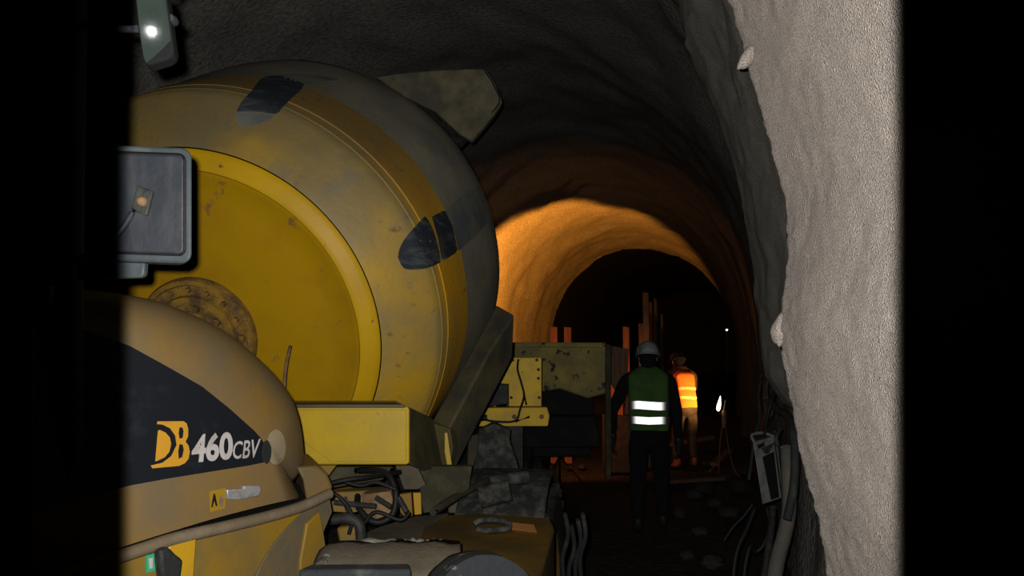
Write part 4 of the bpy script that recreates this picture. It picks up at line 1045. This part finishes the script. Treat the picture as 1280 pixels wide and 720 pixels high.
obj('hinge_rail', prism([ei(.84, .08), ei(.92, .07), ei(.96, .98), ei(.90, .98)], (0, .004, 0)), M_greyd, EB)
def wallcurve(pp, r, m, name, label, cat, k=6, group=None, seg=9):
    bm = bmesh.new(); tube([at(*p) for p in pp], r, seg, bm, k); return tag(obj(name, bm, m, None, sm=60), label, cat, group)
wallcurve([(984, 560, 4.35), (986, 600, 4.25), (986, 640, 4.2), (980, 670, 4.15), (972, 700, 4.1), (966, 740, 4.05), (955, 860, 4.0)], .040, M_pipe, 'drain_pipe', 'thick pale dusty pipe running down the right wall below the electrical box', 'pipe')
wallcurve([(958, 500, 5.2), (972, 512, 5.0), (985, 520, 4.6), (992, 540, 4.3), (994, 570, 4.2), (992, 610, 4.15), (984, 650, 4.1)], .024, M_cable, 'hose', 'grey-green hose arching over the electrical box along the wall edge', 'hose')
wallcurve([(944, 634, 4.9), (934, 660, 4.85), (921, 690, 4.8), (916, 735, 4.75), (918, 800, 4.7)], .016, M_hose, 'cable', 'black cable hanging from the left side of the electrical box', 'cable', group=None)
wallcurve([(958, 634, 4.8), (962, 655, 4.75), (955, 680, 4.7), (944, 690, 4.7), (938, 682, 4.65), (930, 720, 4.6), (930, 800, 4.5)], .014, M_hose, 'cable', 'black cable coiling below the electrical box', 'cable')
wallcurve([(966, 634, 4.7), (964, 664, 4.6), (958, 700, 4.5), (952, 740, 4.4)], .020, M_greyd, 'cable', 'dark thick cable between the coiled cable and the pale pipe', 'cable')
wallcurve([(942, 628, 5.1), (930, 645, 5.1), (917, 658, 5.1), (905, 676, 5.1)], .010, M_hose, 'cable', 'thin black cable slanting left from the electrical box to the ground', 'cable')
wallcurve([(982, 470, 4.8), (970, 488, 4.9), (962, 510, 4.95), (955, 545, 4.9)], .010, M_hose, 'cable', 'thin cable running from the wall edge down to the top of the electrical box', 'cable')
wallcurve([(952, 470, 6.5), (948, 495, 6.4), (950, 520, 6.3), (944, 545, 6.2), (936, 600, 6.1)], .014, M_cable, 'cable', 'grey cable drooping down the wall behind the electrical box', 'cable')
wallcurve([(962, 466, 5.8), (958, 490, 5.8), (965, 515, 5.7), (958, 530, 5.7), (968, 540, 5.4)], .012, M_cable, 'cable', 'looping grey cable just above the electrical box', 'cable')
wallcurve([(976, 536, 4.8), (970, 548, 4.75), (976, 560, 4.7), (988, 560, 4.4)], .012, M_cable, 'cable', 'short pale cable bend at the top corner of the electrical box', 'cable')

# ================================================================ ground clutter: stones, timber, puddles of light
spots = [(842, 600, .10), (866, 596, .07), (880, 612, .13), (905, 596, .10), (925, 610, .14), (868, 618, .11), (893, 628, .10), (850, 640, .09), (912, 640, .12), (875, 662, .08), (858, 690, .07), (890, 700, .09),
         (836, 584, .06), (884, 579, .08), (928, 590, .12), (728, 583, .07), (712, 584, .06)]
where = ['behind the walking person at shin height', 'below the orange-vested person', 'by the foot of the lamp stand', 'right of the lamp stand foot', 'against the right wall', 'in the dark middle of the track', 'in front of the lamp stand', 'beside the walking person', 'near the wall below the lamp', 'low in the dark track', 'at the bottom of the picture by the walking person', 'at the bottom of the track',
         'behind the walking person\'s hip', 'behind the orange-vested person', 'at the wall foot beyond the cables', 'under the dumper, right of the pair', 'under the dumper, left of the pair']
for i, (px, py, s) in enumerate(spots):
    Y = 1.75 * 940 / (py - 435)
    p = at(px, py, Y); p.z = s * .35
    lump_o = lump('stone', p, (s, s * .8, s * .55), Matrix.Rotation(i * 1.1, 3, 'Z'), None, M_stone, i * 3.1, 3, .35)
    tag(lump_o, 'rough brown stone ' + where[i], 'stone', 'stones on the muddy floor')
def timber(a, b, w, label):
    a, b = Vector(a), Vector(b); d = (b - a).normalized(); s, u = frame(d)
    bm = prism([a + s * w - u * w * .4, a - s * w - u * w * .4, a - s * w + u * w * .4, a + s * w + u * w * .4], b - a)
    tag(obj('timber', bm, M_woodd, None, bevel=.004), label, 'timber', 'timbers lying on the floor')
timber((2.95, 11.15, .05), (3.4, 11.9, .16), .06, 'rough timber lying aslant behind the lamp stand')
timber((1.95, 9.75, .05), (2.75, 9.95, .06), .05, 'rough timber lying flat in front of the lamp stand')
timber((2.3, 12.9, .06), (3.5, 13.3, .20), .07, 'rough timber leaning low behind the orange-vested person')

# ================================================================ camera flash, camera, world
fl = bpy.data.lights.new('camera_flash', 'SPOT'); fl.energy = 300; fl.color = (1.0, .96, .925); fl.shadow_soft_size = .012
fl.spot_size = math.radians(84); fl.spot_blend = .5
# added beam mask, shaped so both sides of the frame stay dark
fl.use_nodes = True; nt = fl.node_tree; N = nt.nodes; L = nt.links
em = N['Emission']; g = N.new('ShaderNodeNewGeometry')
def vdot(v):
    d = N.new('ShaderNodeVectorMath'); d.operation = 'DOT_PRODUCT'; L.new(g.outputs['Incoming'], d.inputs[0]); d.inputs[1].default_value = v; return d.outputs['Value']
dv = N.new('ShaderNodeMath'); dv.operation = 'DIVIDE'; L.new(vdot((1, 0, 0)), dv.inputs[0]); L.new(vdot((0, CP, SP)), dv.inputs[1])
def mr(lo, hi):
    r = N.new('ShaderNodeMapRange'); r.interpolation_type = 'SMOOTHSTEP'; r.inputs[1].default_value = lo; r.inputs[2].default_value = hi; L.new(dv.outputs[0], r.inputs[0]); return r.outputs[0]
ml = N.new('ShaderNodeMath'); ml.operation = 'MULTIPLY'; L.new(mr(-.502, -.484), ml.inputs[0]); L.new(mr(.540, .522), ml.inputs[1])
L.new(ml.outputs[0], em.inputs['Strength'])
fo = bpy.data.objects.new('camera_flash', fl); COL.objects.link(fo)
fo.location = (-.035, 0, 1.785); fo.rotation_euler = (PI / 2 + PITCH, 0, 0)
cam = bpy.data.cameras.new('camera'); co = bpy.data.objects.new('camera', cam); COL.objects.link(co)
co.location = EYE; co.rotation_euler = (PI / 2 + PITCH, 0, 0)
cam.sensor_width = 36; cam.lens = 36 * F / 1280; cam.clip_start = .02; cam.clip_end = 200
sc.camera = co
w = bpy.data.worlds.new('world'); sc.world = w; w.use_nodes = True
w.node_tree.nodes['Background'].inputs[0].default_value = (.5, .55, .6, 1); w.node_tree.nodes['Background'].inputs[1].default_value = .0
sc.view_settings.view_transform = 'Standard'; sc.view_settings.look = 'None'; sc.view_settings.gamma = 1; sc.view_settings.use_curve_mapping = False
sc.view_settings.exposure = 0.0
sc.cycles.diffuse_bounces = 0
